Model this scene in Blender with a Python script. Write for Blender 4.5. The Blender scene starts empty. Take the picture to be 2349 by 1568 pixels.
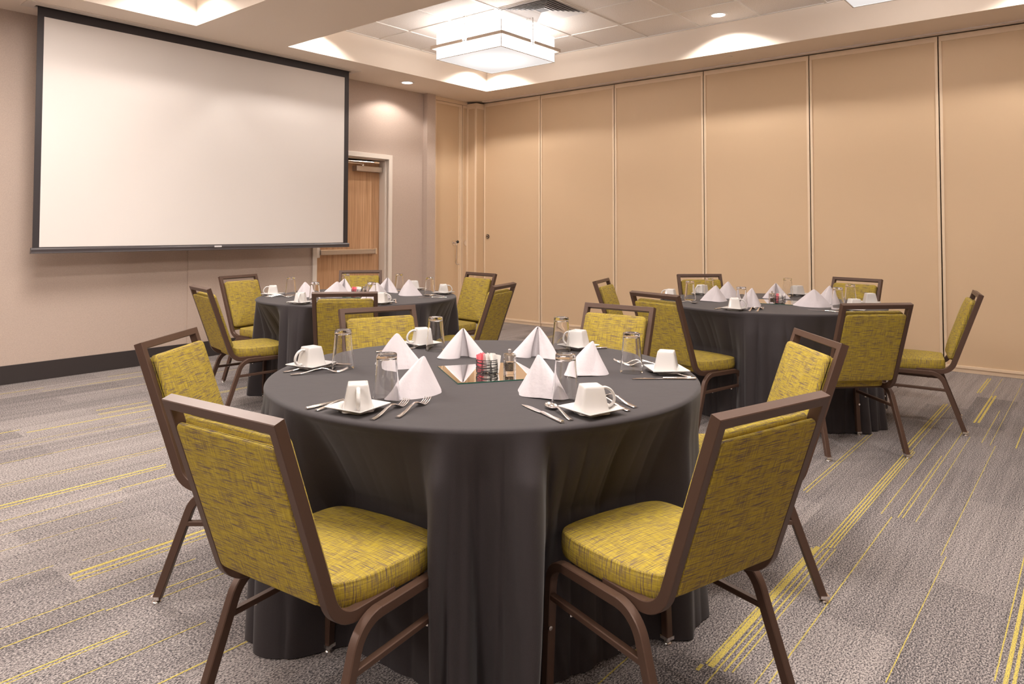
import bpy, bmesh, math, random
from mathutils import Vector, Matrix
import numpy as np

# ------------------------------------------------------------------ camera, world, light, exposure
scn = bpy.context.scene
C = scn.collection
PI = math.pi
YAW, PITCH, ROLL, EYE = 0.69958, 0.032874, 0.0017027, 1.25221
F_PX, CX, CY = 1644.30, 1144.91, 472.78          # on a 2349 x 1568 frame
cd = bpy.data.cameras.new('camera')
cam = bpy.data.objects.new('camera', cd)
C.objects.link(cam)
fw = Vector((math.cos(YAW)*math.cos(PITCH), math.sin(YAW)*math.cos(PITCH), math.sin(PITCH)))
rt = Vector((math.sin(YAW), -math.cos(YAW), 0.0))
up = rt.cross(fw)
rt2 = rt*math.cos(ROLL) + up*math.sin(ROLL)
up2 = -rt*math.sin(ROLL) + up*math.cos(ROLL)
mw = Matrix.Identity(4)
for i in range(3):
    mw[i][0], mw[i][1], mw[i][2] = rt2[i], up2[i], -fw[i]
mw[2][3] = EYE
cam.matrix_world = mw
cd.sensor_fit = 'HORIZONTAL'
cd.sensor_width = 36.0
cd.lens = 36.0*F_PX/2349.0
cd.shift_x = (1174.5-CX)/2349.0
cd.shift_y = -(784.0-CY)/2349.0
cd.clip_start = 0.05
scn.camera = cam

scn.view_settings.view_transform = 'Standard'
scn.view_settings.look = 'None'
scn.view_settings.gamma = 1.0
scn.view_settings.use_curve_mapping = False
scn.view_settings.exposure = 0.56
wd = bpy.data.worlds.new('world')
scn.world = wd
wd.use_nodes = True
wd.node_tree.nodes['Background'].inputs['Color'].default_value = (1.0, 0.93, 0.86, 1)
wd.node_tree.nodes['Background'].inputs['Strength'].default_value = 0.0

DOWNLIGHT_W = 56.0
SOFFIT_W = 26.0
PENDANT_W = 6.0
FILL_W = 52.0  # added fill lights below the unseen pendants
SHADE_E = 3.4
LIGHT_COL = (1.0, 0.925, 0.865)

def spot(x, y, z, power, deg=140.0, blend=0.30, rad=0.055):
    ld = bpy.data.lights.new('downlight_or_fill', 'SPOT')  # serves the downlights and the added fill spots
    ld.energy = power
    ld.color = LIGHT_COL
    ld.spot_size = math.radians(deg)
    ld.spot_blend = blend
    ld.shadow_soft_size = rad
    o = bpy.data.objects.new('downlight_or_fill', ld)
    o.location = (x, y, z)
    C.objects.link(o)
    return o

# ------------------------------------------------------------------ measures of the room (metres)
XP, YS, ZS, ZC = 7.5147, 6.7885, 3.0349, 3.3438
COFFER = [(3.9853, 6.9325), (0.109, 3.0566), (-3.767, -0.82)]
CY0, CY1 = -0.317, 6.0492
X0, Y0 = -5.2, -3.4
TH = 0.7344            # table top
RT = 0.762             # table radius
TABLES = {'1': (1.9806, 1.7395), '2': (3.5894, 4.4553), '3': (5.2196, 1.8556)}

# ------------------------------------------------------------------ materials
def mat(name, col, rough=0.6, metal=0.0, **kw):
    m = bpy.data.materials.new(name)
    m.use_nodes = True
    b = m.node_tree.nodes['Principled BSDF']
    b.inputs['Base Color'].default_value = (*col, 1)
    b.inputs['Roughness'].default_value = rough
    b.inputs['Metallic'].default_value = metal
    for k_, v_ in kw.items():
        b.inputs[k_.replace('_', ' ')].default_value = v_
    return m

def N(m, t, **kw):
    n = m.node_tree.nodes.new(t)
    for a, v in kw.items():
        setattr(n, a, v)
    return n

def lk(m, a, b):
    m.node_tree.links.new(a, b)

def noise_of(m, scale_vec, scale, detail=2.0, coord='Object', rough=0.5):
    tc = N(m, 'ShaderNodeTexCoord')
    mp = N(m, 'ShaderNodeMapping')
    mp.inputs['Scale'].default_value = scale_vec
    nz = N(m, 'ShaderNodeTexNoise')
    nz.inputs['Scale'].default_value = scale
    nz.inputs['Detail'].default_value = detail
    nz.inputs['Roughness'].default_value = rough
    lk(m, tc.outputs[coord], mp.inputs['Vector'])
    lk(m, mp.outputs['Vector'], nz.inputs['Vector'])
    return nz.outputs['Fac']

def ramp(m, fac, stops):
    r = N(m, 'ShaderNodeValToRGB')
    cr = r.color_ramp
    while len(cr.elements) < len(stops):
        cr.elements.new(0.5)
    for e, (p, c) in zip(cr.elements, stops):
        e.position = p
        e.color = (*c, 1) if len(c) == 3 else c
    lk(m, fac, r.inputs['Fac'])
    return r.outputs['Color']

def mixc(m, fac, a, b, mode='MIX'):
    x = N(m, 'ShaderNodeMix', data_type='RGBA', blend_type=mode)
    for s, v in ((x.inputs[0], fac), (x.inputs[6], a), (x.inputs[7], b)):
        if isinstance(v, (int, float)):
            s.default_value = v
        elif isinstance(v, tuple):
            s.default_value = (*v, 1)
        else:
            lk(m, v, s)
    return x.outputs[2]

def bump(m, fac, strength, dist):
    b = N(m, 'ShaderNodeBump')
    b.inputs['Strength'].default_value = strength
    b.inputs['Distance'].default_value = dist
    lk(m, fac, b.inputs['Height'])
    lk(m, b.outputs['Normal'], m.node_tree.nodes['Principled BSDF'].inputs['Normal'])

def bc(m):
    return m.node_tree.nodes['Principled BSDF'].inputs['Base Color']

M = {}
M['paint'] = mat('cream_ceiling_paint', (0.88, 0.775, 0.67), 0.8)
M['tile'] = mat('ceiling_tile', (0.88, 0.83, 0.79), 0.9)
nf = noise_of(M['tile'], (1, 1, 1), 160, 3)
lk(M['tile'], ramp(M['tile'], nf, [(0.35, (0.74, 0.69, 0.65)), (0.5, (0.90, 0.85, 0.81))]), bc(M['tile']))
bump(M['tile'], nf, 0.35, 0.003)
M['tbar'] = mat('white_grid_bar', (0.86, 0.82, 0.78), 0.5)
M['wall'] = mat('greige_wallcovering', (0.52, 0.43, 0.365), 0.75)
nf = noise_of(M['wall'], (1, 1, 0.5), 240, 3)
lk(M['wall'], ramp(M['wall'], nf, [(0.3, (0.49, 0.385, 0.32)), (0.7, (0.575, 0.46, 0.385))]), bc(M['wall']))
bump(M['wall'], nf, 0.2, 0.001)
M['panel'] = mat('tan_vinyl_panel', (0.70, 0.51, 0.325), 0.55)
nf = noise_of(M['panel'], (1, 1, 1), 190, 2)
bump(M['panel'], nf, 0.12, 0.001)
M['panel_trim'] = mat('tan_metal_trim', (0.86, 0.675, 0.485), 0.38)
M['gap'] = mat('dark_gap', (0.035, 0.028, 0.022), 0.8)
M['track'] = mat('painted_track', (0.80, 0.71, 0.66), 0.45)
M['base'] = mat('dark_rubber_base', (0.040, 0.032, 0.031), 0.42)
M['frame_white'] = mat('cream_door_frame', (0.80, 0.72, 0.64), 0.35)
M['screen'] = mat('matte_white_screen', (0.75, 0.70, 0.665), 0.85)
M['scr_black'] = mat('black_screen_border', (0.030, 0.024, 0.026), 0.55)
M['scr_bar'] = mat('black_metal_bar', (0.055, 0.045, 0.047), 0.35)
M['chrome'] = mat('polished_steel', (0.86, 0.82, 0.79), 0.17, 1.0)
M['steel'] = mat('satin_steel', (0.60, 0.55, 0.50), 0.33, 1.0)
M['bar_steel'] = mat('brushed_steel_bar', (0.56, 0.50, 0.45), 0.35, 0.8)
M['bronze'] = mat('bronze_powder_metal', (0.092, 0.050, 0.034), 0.42, 0.25)
nf = noise_of(M['bronze'], (1, 1, 1), 900, 2)
bump(M['bronze'], nf, 0.06, 0.0004)
M['china'] = mat('white_china', (0.60, 0.57, 0.55), 0.12, 0.0)
M['stamp'] = mat('grey_backstamp', (0.30, 0.28, 0.27), 0.4)
M['mirror'] = mat('mirror', (0.90, 0.88, 0.86), 0.015, 1.0)
M['green_edge'] = mat('green_glass_edge', (0.02, 0.10, 0.07), 0.1)
M['wire'] = mat('black_wire', (0.02, 0.018, 0.018), 0.4)
M['pink'] = mat('pink_paper', (0.85, 0.20, 0.24), 0.6)
M['white_paper'] = mat('white_paper', (0.82, 0.78, 0.74), 0.6)
M['pepper'] = mat('peppercorns', (0.05, 0.035, 0.025), 0.8)
nf = noise_of(M['pepper'], (1, 1, 1), 500, 2)
lk(M['pepper'], ramp(M['pepper'], nf, [(0.4, (0.02, 0.014, 0.01)), (0.65, (0.20, 0.14, 0.09))]), bc(M['pepper']))
M['salt'] = mat('salt', (0.78, 0.72, 0.68), 0.8)
M['knob'] = mat('black_knob', (0.02, 0.02, 0.022), 0.3)
M['red'] = mat('red_mark', (0.5, 0.03, 0.03), 0.4)
M['clip'] = mat('clear_plastic_tag', (0.75, 0.72, 0.72), 0.2)
M['lamp_metal'] = mat('satin_nickel_band', (0.58, 0.48, 0.40), 0.45, 0.3)
M['rod_metal'] = mat('dark_nickel_rod', (0.20, 0.15, 0.11), 0.4, 0.6)
M['vent'] = mat('white_vent_metal', (0.80, 0.77, 0.76), 0.4)
M['vent_dark'] = mat('vent_throat', (0.22, 0.22, 0.23), 0.8)
M['leg_tube'] = mat('grey_table_leg', (0.10, 0.09, 0.09), 0.4, 0.3)

# glass
m = mat('clear_glass', (1, 1, 1), 0.0)
m.node_tree.nodes['Principled BSDF'].inputs['Transmission Weight'].default_value = 1.0
m.node_tree.nodes['Principled BSDF'].inputs['IOR'].default_value = 1.47
M['glass'] = m
m = mat('clear_acrylic', (1, 1, 1), 0.02)
m.node_tree.nodes['Principled BSDF'].inputs['Transmission Weight'].default_value = 1.0
m.node_tree.nodes['Principled BSDF'].inputs['IOR'].default_value = 1.45
M['acrylic'] = m

def emit(name, col, s):
    m = bpy.data.materials.new(name)
    m.use_nodes = True
    nt = m.node_tree
    nt.nodes.clear()
    e = nt.nodes.new('ShaderNodeEmission')
    o = nt.nodes.new('ShaderNodeOutputMaterial')
    e.inputs['Color'].default_value = (*col, 1)
    e.inputs['Strength'].default_value = s
    nt.links.new(e.outputs[0], o.inputs['Surface'])
    return m
M['shade'] = emit('lit_fabric_shade', (1.0, 0.93, 0.89), SHADE_E)
M['shade_under'] = emit('lit_acrylic_diffuser', (1.0, 0.92, 0.88), 1.0)
M['dl_glow'] = emit('lit_downlight_lens', (1.0, 0.95, 0.93), 5.0)
# the diffuser is brighter under the bulbs at its middle
m = M['shade_under']
tc = N(m, 'ShaderNodeTexCoord')
ln = N(m, 'ShaderNodeVectorMath', operation='LENGTH')
mr = N(m, 'ShaderNodeMapRange', interpolation_type='SMOOTHSTEP')
mr.inputs['From Min'].default_value = 0.05
mr.inputs['From Max'].default_value = 0.50
mr.inputs['To Min'].default_value = 1.0
mr.inputs['To Max'].default_value = 0.60
lk(m, tc.outputs['Object'], ln.inputs[0])
lk(m, ln.outputs['Value'], mr.inputs['Value'])
lk(m, mr.outputs['Result'], [n for n in m.node_tree.nodes if n.type == 'EMISSION'][0].inputs['Strength'])

# black table linen
m = mat('black_table_linen', (0.030, 0.024, 0.025), 0.80, 0.0)
m.node_tree.nodes['Principled BSDF'].inputs['Sheen Weight'].default_value = 0.12
m.node_tree.nodes['Principled BSDF'].inputs['Sheen Roughness'].default_value = 0.45
nf = noise_of(m, (1, 1, 1), 14, 4)
nf2 = noise_of(m, (1, 1, 1), 900, 1)
lk(m, ramp(m, nf2, [(0.3, (0.0190, 0.0140, 0.0155)), (0.7, (0.0310, 0.0232, 0.0255))]), bc(m))
bump(m, nf, 0.25, 0.004)
M['linen'] = m
m = mat('white_napkin_cotton', (0.58, 0.53, 0.55), 0.9)
m.node_tree.nodes['Principled BSDF'].inputs['Sheen Weight'].default_value = 0.08
bump(m, noise_of(m, (1, 1, 1), 30, 4), 0.5, 0.006)
M['napkin'] = m

# woven chartreuse upholstery: two crossing sets of slub threads, from the parts' UVs (metres)
def fabric(name, sat):
    m = mat(name, (0.40, 0.33, 0.03), 0.8)
    h = noise_of(m, (15, 300, 1), 1.0, 3, 'UV', 0.62)
    v = noise_of(m, (320, 15, 1), 1.0, 3, 'UV', 0.62)
    h2 = noise_of(m, (24, 480, 1), 1.0, 2, 'UV', 0.6)
    base = ramp(m, v, [(0.32, (0.165, 0.108, 0.046)), (0.48, (0.35, 0.250, 0.018)), (0.64, (0.46, 0.340, 0.028))])
    dark = ramp(m, h, [(0.49, (0, 0, 0)), (0.62, (1, 1, 1))])
    c = mixc(m, dark, base, (0.125, 0.080, 0.062))
    lite = ramp(m, h2, [(0.50, (0, 0, 0)), (0.72, (0.75, 0.75, 0.75))])
    c = mixc(m, lite, c, (0.52, 0.395, 0.065))
    lk(m, c, bc(m))
    ad = N(m, 'ShaderNodeMath', operation='ADD')
    lk(m, h, ad.inputs[0])
    lk(m, v, ad.inputs[1])
    bump(m, ad.outputs[0], 0.35, 0.0012)
    return m
M['fabric'] = fabric('chartreuse_upholstery', 1.0)

# wood veneer of the door
m = mat('figured_oak_veneer', (0.5, 0.3, 0.16), 0.42)
a = noise_of(m, (34, 34, 0.9), 1.6, 5)
b_ = noise_of(m, (240, 240, 3.0), 1.0, 3)
c1 = ramp(m, a, [(0.32, (0.52, 0.29, 0.145)), (0.5, (0.66, 0.39, 0.215)), (0.68, (0.74, 0.46, 0.27))])
c2 = ramp(m, b_, [(0.3, (0.82, 0.80, 0.78)), (0.7, (1, 1, 1))])
lk(m, mixc(m, 1.0, c1, c2, 'MULTIPLY'), bc(m))
M['wood'] = m

# carpet: heathered greys in planks with lengthwise tone bands
m = mat('heather_grey_carpet', (0.2, 0.18, 0.18), 0.95)
sp = noise_of(m, (125, 210, 1), 1.0, 3, 'Object', 0.8)
band = noise_of(m, (0.75, 16, 1), 1.0, 3, 'Object', 0.75)
fine = noise_of(m, (1.6, 95, 1), 1.0, 2, 'Object', 0.6)
tc = N(m, 'ShaderNodeTexCoord')
br = N(m, 'ShaderNodeTexBrick')
br.inputs['Scale'].default_value = 1.0
br.inputs['Brick Width'].default_value = 1.0
br.inputs['Row Height'].default_value = 0.25
br.inputs['Mortar Size'].default_value = 0.0
br.inputs['Color1'].default_value = (0.0, 0.0, 0.0, 1)
br.inputs['Color2'].default_value = (1.0, 1.0, 1.0, 1)
lk(m, tc.outputs['Object'], br.inputs['Vector'])
def mth(m, op, a, b):
    n = N(m, 'ShaderNodeMath', operation=op)
    for s, v in ((n.inputs[0], a), (n.inputs[1], b)):
        if isinstance(v, (int, float)):
            s.default_value = v
        else:
            lk(m, v, s)
    return n.outputs[0]
tone = mth(m, 'ADD', mth(m, 'ADD', mth(m, 'MULTIPLY', band, 0.11), 0.02), mth(m, 'MULTIPLY', br.outputs['Color'], 0.05))
tone = mth(m, 'ADD', tone, mth(m, 'MULTIPLY', fine, 0.05))
tone = mth(m, 'ADD', tone, mth(m, 'MULTIPLY', sp, 1.0))
lk(m, ramp(m, tone, [(0.545, (0.040, 0.036, 0.040)), (0.620, (0.205, 0.180, 0.176)), (0.72, (0.46, 0.405, 0.380))]), bc(m))
bump(m, sp, 0.5, 0.004)
M['carpet'] = m
m = mat('yellow_carpet_yarn', (0.62, 0.47, 0.06), 0.95)
sp = noise_of(m, (120, 420, 1), 1.0, 2, 'Object', 0.7)
lk(m, ramp(m, sp, [(0.36, (0.20, 0.17, 0.13)), (0.50, (0.58, 0.46, 0.09)), (0.65, (0.70, 0.56, 0.13))]), bc(m))
bump(m, sp, 0.5, 0.003)
M['yarn'] = m

# ------------------------------------------------------------------ object helpers
def link(o, parent=None):
    C.objects.link(o)
    if parent is not None:
        o.parent = parent
    return o

class MB:
    """collects faces, then links them as ONE mesh object"""
    def __init__(self):
        self.v, self.f, self.mi, self.cur = [], [], [], 0
    def add(self, verts, faces, mi=None):
        n = len(self.v)
        self.v += [tuple(p) for p in verts]
        self.f += [tuple(i+n for i in f) for f in faces]
        self.mi += [self.cur if mi is None else mi]*len(faces)
        return self
    def box(self, x0, x1, y0, y1, z0, z1, T=None, mi=None):
        vs = [Vector((x, y, z)) for z in (z0, z1) for y in (y0, y1) for x in (x0, x1)]
        if T is not None:
            vs = [T @ p for p in vs]
        return self.add(vs, [(0, 2, 3, 1), (4, 5, 7, 6), (0, 1, 5, 4), (2, 6, 7, 3), (0, 4, 6, 2), (1, 3, 7, 5)], mi)
    def lathe(self, prof, n=32, T=None, closed=True, mi=None):
        vs, fs = [], []
        for (r, z) in prof:
            for i in range(n):
                a = 2*PI*i/n
                vs.append(Vector((r*math.cos(a), r*math.sin(a), z)))
        if T is not None:
            vs = [T @ p for p in vs]
        k_ = len(prof)
        for j in range(k_-1 if not closed else k_-1):
            for i in range(n):
                a, b = j*n+i, j*n+(i+1) % n
                fs.append((a, b, b+n, a+n))
        return self.add(vs, fs, mi)
    def tube(self, pts, r, n=8, closed=False, mi=None):
        pts = [Vector(p) for p in pts]
        vs, fs = [], []
        K = len(pts)
        prevn = None
        for i, p in enumerate(pts):
            if closed:
                t = (pts[(i+1) % K]-pts[i-1]).normalized()
            else:
                t = (pts[min(i+1, K-1)]-pts[max(i-1, 0)]).normalized()
            if prevn is None:
                ref = Vector((0, 0, 1)) if abs(t.z) < 0.9 else Vector((1, 0, 0))
                nn = t.cross(ref).normalized()
            else:
                nn = (prevn - t*prevn.dot(t)).normalized()
            prevn = nn
            bb = t.cross(nn)
            rr = r[i] if isinstance(r, (list, tuple)) else r
            for q in range(n):
                a = 2*PI*q/n
                vs.append(p + nn*(rr*math.cos(a)) + bb*(rr*math.sin(a)))
        L = K if closed else K-1
        for i in range(L):
            for q in range(n):
                a, b = i*n+q, i*n+(q+1) % n
                c, d = ((i+1) % K)*n+(q+1) % n, ((i+1) % K)*n+q
                fs.append((a, b, c, d))
        if not closed:
            fs.append(tuple(range(n))[::-1])
            fs.append(tuple((K-1)*n+q for q in range(n)))
        return self.add(vs, fs, mi)
    def build(self, name, material, parent=None, smooth=None, uv=False, bevel=0.0, loc=None, rotz=0.0):
        me = bpy.data.meshes.new(name)
        me.from_pydata(self.v, [], self.f)
        mats = material if isinstance(material, (list, tuple)) else [material]
        for mt in mats:
            me.materials.append(mt)
        if len(mats) > 1:
            me.polygons.foreach_set('material_index', self.mi)
        bm = bmesh.new()
        bm.from_mesh(me)
        bmesh.ops.remove_doubles(bm, verts=bm.verts, dist=1e-6)
        bmesh.ops.recalc_face_normals(bm, faces=bm.faces)
        if bevel > 0:
            bmesh.ops.bevel(bm, geom=[e for e in bm.edges if len(e.link_faces) == 2 and e.calc_face_angle(0) > 0.5],
                            offset=bevel, segments=2, affect='EDGES', profile=0.6)
        bm.to_mesh(me)
        bm.free()
        if uv:
            boxuv(me)
        if smooth is not None:
            me.polygons.foreach_set('use_smooth', [True]*len(me.polygons))
            if smooth < 180:
                me.set_sharp_from_angle(angle=math.radians(smooth))
        me.update()
        o = bpy.data.objects.new(name, me)
        link(o, parent)
        if loc is not None:
            o.location = loc
        o.rotation_euler = (0, 0, rotz)
        return o

def boxuv(me, lean=0.0):
    """box-projected UVs in metres"""
    uvl = me.uv_layers.new(name='UVMap')
    for p in me.polygons:
        n = p.normal
        ax = max(range(3), key=lambda i: abs(n[i]) * (1.15 if i == 2 else 1.0))
        for li in p.loop_indices:
            co = me.vertices[me.loops[li].vertex_index].co
            if ax == 2:
                uv = (co.x, co.y)
            elif ax == 1:
                uv = (co.x, co.z+3.0)
            else:
                uv = (co.z+5.0, co.y)
            uvl.data[li].uv = uv

def thing(name, label, cat, loc=(0, 0, 0), rotz=0.0, group=None):
    o = bpy.data.objects.new(name, None)
    o.empty_display_size = 0.1
    C.objects.link(o)
    o.location = loc
    o.rotation_euler = (0, 0, rotz)
    return tag(o, label, cat, group)

def tag(o, label, cat, group=None):
    o['label'] = label
    o['category'] = cat
    if group:
        o['group'] = group
    return o

def struct(o):
    o['kind'] = 'structure'
    return o

def dup(root, loc, rotz, label=None, group=None):
    r = root.copy()
    C.objects.link(r)
    r.location = loc
    r.rotation_euler = (0, 0, rotz)
    if label:
        r['label'] = label
    if group:
        r['group'] = group
    for ch in list(root.children):
        c = ch.copy()
        C.objects.link(c)
        c.parent = r
        for g_ in list(ch.children):
            d = g_.copy()
            C.objects.link(d)
            d.parent = c
    return r

def catmull(pts, per=8, closed=False):
    P = [np.array(p, float) for p in pts]
    n = len(P)
    out = []
    segs = n if closed else n-1
    for i in range(segs):
        if closed:
            p0, p1, p2, p3 = P[(i-1) % n], P[i], P[(i+1) % n], P[(i+2) % n]
        else:
            p0, p1, p2, p3 = P[max(i-1, 0)], P[i], P[i+1], P[min(i+2, n-1)]
        for j in range(per):
            t = j/per
            out.append(0.5*((2*p1)+(-p0+p2)*t+(2*p0-5*p1+4*p2-p3)*t*t+(-p0+3*p1-3*p2+p3)*t**3))
    if not closed:
        out.append(P[-1])
    return out

def sweep_rect(mb, pts, bdirs, wa, wb, ch=0.003, caps=True):
    """rectangular tube along pts; bdirs[i] is the 'b' axis of segment i; a = t x b; wa, wb full widths"""
    pts = [Vector(p) for p in pts]
    segs = [(pts[i+1]-pts[i]).normalized() for i in range(len(pts)-1)]
    A, B = wa/2, wb/2
    prof = [(A-ch, B), (A, B-ch), (A, -B+ch), (A-ch, -B), (-A+ch, -B), (-A, -B+ch), (-A, B-ch), (-A+ch, B)]
    n = len(prof)
    vs, fs = [], []
    for i, p in enumerate(pts):
        si = max(i-1, 0)
        t = segs[si]
        b = Vector(bdirs[si])
        b = (b - t*b.dot(t)).normalized()
        a = t.cross(b)
        if 0 < i < len(pts)-1:
            mnorm = (segs[i-1]+segs[i]).normalized()
        else:
            mnorm = t
        for (u, v) in prof:
            c = a*u + b*v
            c = c - t*(c.dot(mnorm)/t.dot(mnorm))
            vs.append(p+c)
    for i in range(len(pts)-1):
        for q in range(n):
            fs.append((i*n+q, i*n+(q+1) % n, (i+1)*n+(q+1) % n, (i+1)*n+q))
    if caps:
        fs.append(tuple(range(n))[::-1])
        fs.append(tuple((len(pts)-1)*n+q for q in range(n)))
    mb.add(vs, fs)
    return mb

def arc_corner(p0, p1, p2, r, n=8):
    """points replacing corner p1 by an arc of radius r"""
    p0, p1, p2 = Vector(p0), Vector(p1), Vector(p2)
    d0, d1 = (p0-p1).normalized(), (p2-p1).normalized()
    half = d0.angle(d1)/2
    L = r/math.tan(half)
    c = p1 + (d0+d1).normalized()*(r/math.sin(half))
    a = p1+d0*L
    b = p1+d1*L
    va, vb = a-c, b-c
    ang = va.angle(vb)
    ax = va.cross(vb).normalized()
    return [c + Matrix.Rotation(ang*i/n, 3, ax) @ va for i in range(n+1)]

# ------------------------------------------------------------------ room shell
mb = MB()
mb.box(X0, XP+0.4, Y0, YS+0.4, -0.12, 0.0, mi=0)
STR = [(0.902, 2.005, 2.996, 0.006), (0.887, 2.0, 3.021, 0.018), (0.866, 2.0, 3.025, 0.005), (0.847, 2.004, 3.028, 0.006), (0.828, 2.012, 3.043, 0.004),
 (0.877, 3.018, 4.646, 0.006), (0.862, 3.028, 4.661, 0.006), (0.849, 3.039, 4.672, 0.006), (0.837, 3.048, 4.659, 0.004), (0.9, 4.646, 6.071, 0.007),
 (0.884, 4.66, 6.085, 0.009), (0.858, 4.659, 6.106, 0.004), (0.775, 3.548, 5.527, 0.004), (0.709, 3.55, 4.672, 0.004), (0.692, 3.559, 5.396, 0.004),
 (0.64, 3.55, 5.208, 0.003), (0.731, 2.034, 3.541, 0.004), (0.485, 2.244, 3.248, 0.003), (0.502, 3.248, 5.087, 0.003), (0.528, 5.087, 7.327, 0.003),
 (1.127, 3.62, 4.86, 0.005), (1.109, 3.602, 4.885, 0.004), (0.231, 2.434, 3.272, 0.011), (0.212, 2.445, 3.0, 0.009), (0.255, 2.449, 3.506, 0.004),
 (0.667, 5.607, 6.603, 0.011), (0.645, 5.622, 6.625, 0.013), (0.766, 6.65, 7.356, 0.009), (0.749, 6.665, 7.369, 0.008), (0.572, 5.11, 6.095, 0.004),
 (0.673, 6.615, 7.413, 0.003), (0.407, 5.109, 5.764, 0.006), (0.909, 1.96, 1.994, 0.01), (0.761, 1.984, 2.166, 0.003), (3.844, 0.2, 1.815, 0.014),
 (3.807, 0.2, 1.797, 0.009), (2.888, 1.019, 1.999, 0.016), (2.849, 1.015, 1.98, 0.009), (2.819, 1.019, 1.972, 0.005), (4.153, 0.3, 1.973, 0.006),
 (5.095, 1.539, 2.286, 0.013), (5.197, 0.6, 1.533, 0.011), (5.347, 2.031, 2.381, 0.011), (6.425, 1.0, 2.052, 0.008), (6.489, 2.555, 2.832, 0.007),
 (3.635, 0.4, 1.506, 0.005), (3.657, 1.506, 1.958, 0.009), (3.475, 0.5, 1.442, 0.003), (3.015, 0.3, 1.009, 0.004), (2.667, 0.4, 1.377, 0.004),
 (2.545, 0.3, 1.005, 0.005), (2.53, 1.005, 1.457, 0.005), (2.353, 0.3, 0.998, 0.006), (2.336, 0.3, 0.998, 0.004), (2.217, 0.3, 1.182, 0.004),
 (2.016, 0.7, 1.25, 0.006), (2.476, 1.142, 1.955, 0.004), (2.978, 1.094, 1.342, 0.003), (4.888, 0.5, 2.218, 0.003), (4.797, 0.5, 2.144, 0.003),
 (4.522, 0.5, 2.088, 0.004), (4.116, 0.6, 1.917, 0.003), (3.304, 0.3, 1.347, 0.002)]
rnd = random.Random(5)
for yk in np.arange(-1.5, 6.7, 0.25):            # quieter planks elsewhere in the room
    for xk in range(-2, 8):
        if (yk < 1.3 and xk > 1) or (2.0 < yk and xk < 2):
            continue
        if rnd.random() < 0.42:
            y_ = yk + rnd.uniform(0.02, 0.22)
            for _ in range(rnd.choice([1, 1, 2, 3])):
                STR.append((y_, xk+rnd.choice([0, .33, .5]), xk+1+rnd.choice([0, .33, .5]), rnd.choice([0.003, 0.004, 0.006, 0.010])))
                y_ += rnd.uniform(0.014, 0.03)
for (y_, xa, xb, w_) in STR:
    xa, xb = max(xa, X0+0.01), min(xb, XP-0.06)
    mb.box(xa, xb, y_-w_/2, y_+w_/2, -0.001, 0.0007, mi=1)
floor = struct(mb.build('floor', [M['carpet'], M['yarn']]))

# soffit slabs leave the two coffers open
def soffit():
    mb = MB()
    xs = [X0-0.2, COFFER[2][0], COFFER[2][1], COFFER[1][0], COFFER[1][1], COFFER[0][0], COFFER[0][1], XP+0.4]
    for a, b in ((0, 1), (2, 3), (4, 5), (6, 7)):
        mb.box(xs[a], xs[b], Y0-0.2, YS+0.4, ZS, ZC+0.1)
    for a, b in ((1, 2), (3, 4), (5, 6)):
        mb.box(xs[a], xs[b], Y0-0.2, CY0, ZS, ZC+0.1)
        mb.box(xs[a], xs[b], CY1, YS+0.4, ZS, ZC+0.1)
    return struct(mb.build('ceiling', M['paint']))
soffit()
mb = MB()
for (a, b) in COFFER:
    mb.box(a-0.01, b+0.01, CY0-0.01, CY1+0.01, ZC, ZC+0.05)
struct(mb.build('ceiling', M['tile']))
mb = MB()
for (a, b) in COFFER:
    ph = 5.127 - 18*0.6096
    x = ph
    while x < b:
        if x > a+0.03:
            mb.box(x-0.012, x+0.012, CY0, CY1, ZC-0.006, ZC+0.01)
        x += 0.6096
    y = 4.341 - 8*0.6096
    while y < CY1:
        if y > CY0+0.03:
            mb.box(a, b, y-0.012, y+0.012, ZC-0.0065, ZC+0.01)
        y += 0.6096
    for (p, q, r_, s) in ((a, a+0.02, CY0, CY1), (b-0.02, b, CY0, CY1), (a, b, CY0, CY0+0.02), (a, b, CY1-0.02, CY1)):
        mb.box(p, q, r_, s, ZC-0.007, ZC+0.01)
struct(mb.build('trim_1', M['tbar']))

# wall with the screen and the door (opening cut)
DX0, DX1, DZ = 4.869, 5.924, 2.1227          # clear opening inside the frame
mb = MB()
mb.box(X0-0.2, DX0-0.03, YS, YS+0.35, 0, ZC)
mb.box(DX1+0.03, XP+0.4, YS, YS+0.35, 0, ZC)
mb.box(DX0-0.03, DX1+0.03, YS, YS+0.35, DZ+0.03, ZC)
mb.box(6.518, 6.669, 6.711, YS+0.01, 0, ZS+0.01)          # pilaster beside the partition pocket
mb.box(3.383, 3.664, YS-0.010, YS+0.01, 0, ZS+0.01)       # shallow chase under the screen
struct(mb.build('wall_far', M['wall']))
mb = MB()
mb.box(X0-0.2, X0, Y0-0.2, YS+0.2, 0, ZC)
struct(mb.build('wall_left', M['wall']))
mb = MB()
mb.box(X0-0.2, XP+0.4, Y0-0.2, Y0, 0, ZC)
struct(mb.build('wall_back', M['wall']))
mb = MB()
mb.box(XP+0.06, XP+0.4, Y0-0.2, YS+0.2, 0, ZC)
mb.box(XP, XP+0.4, Y0-0.2, -0.02, 0, ZS)
struct(mb.build('wall_right', M['panel']))
mb = MB()
mb.box(X0, 3.383, YS-0.010, YS+0.01, 0, 0.151)
mb.box(3.383, 3.664, YS-0.019, YS+0.01, 0, 0.151)
mb.box(3.664, DX0-0.06, YS-0.010, YS+0.01, 0, 0.151)
mb.box(DX1+0.06, 6.51, YS-0.010, YS+0.01, 0, 0.151)
mb.box(6.51, 6.678, 6.702, YS, 0, 0.151)
struct(mb.build('baseboard_far', M['base'], bevel=0.002))
mb = MB()
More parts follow.
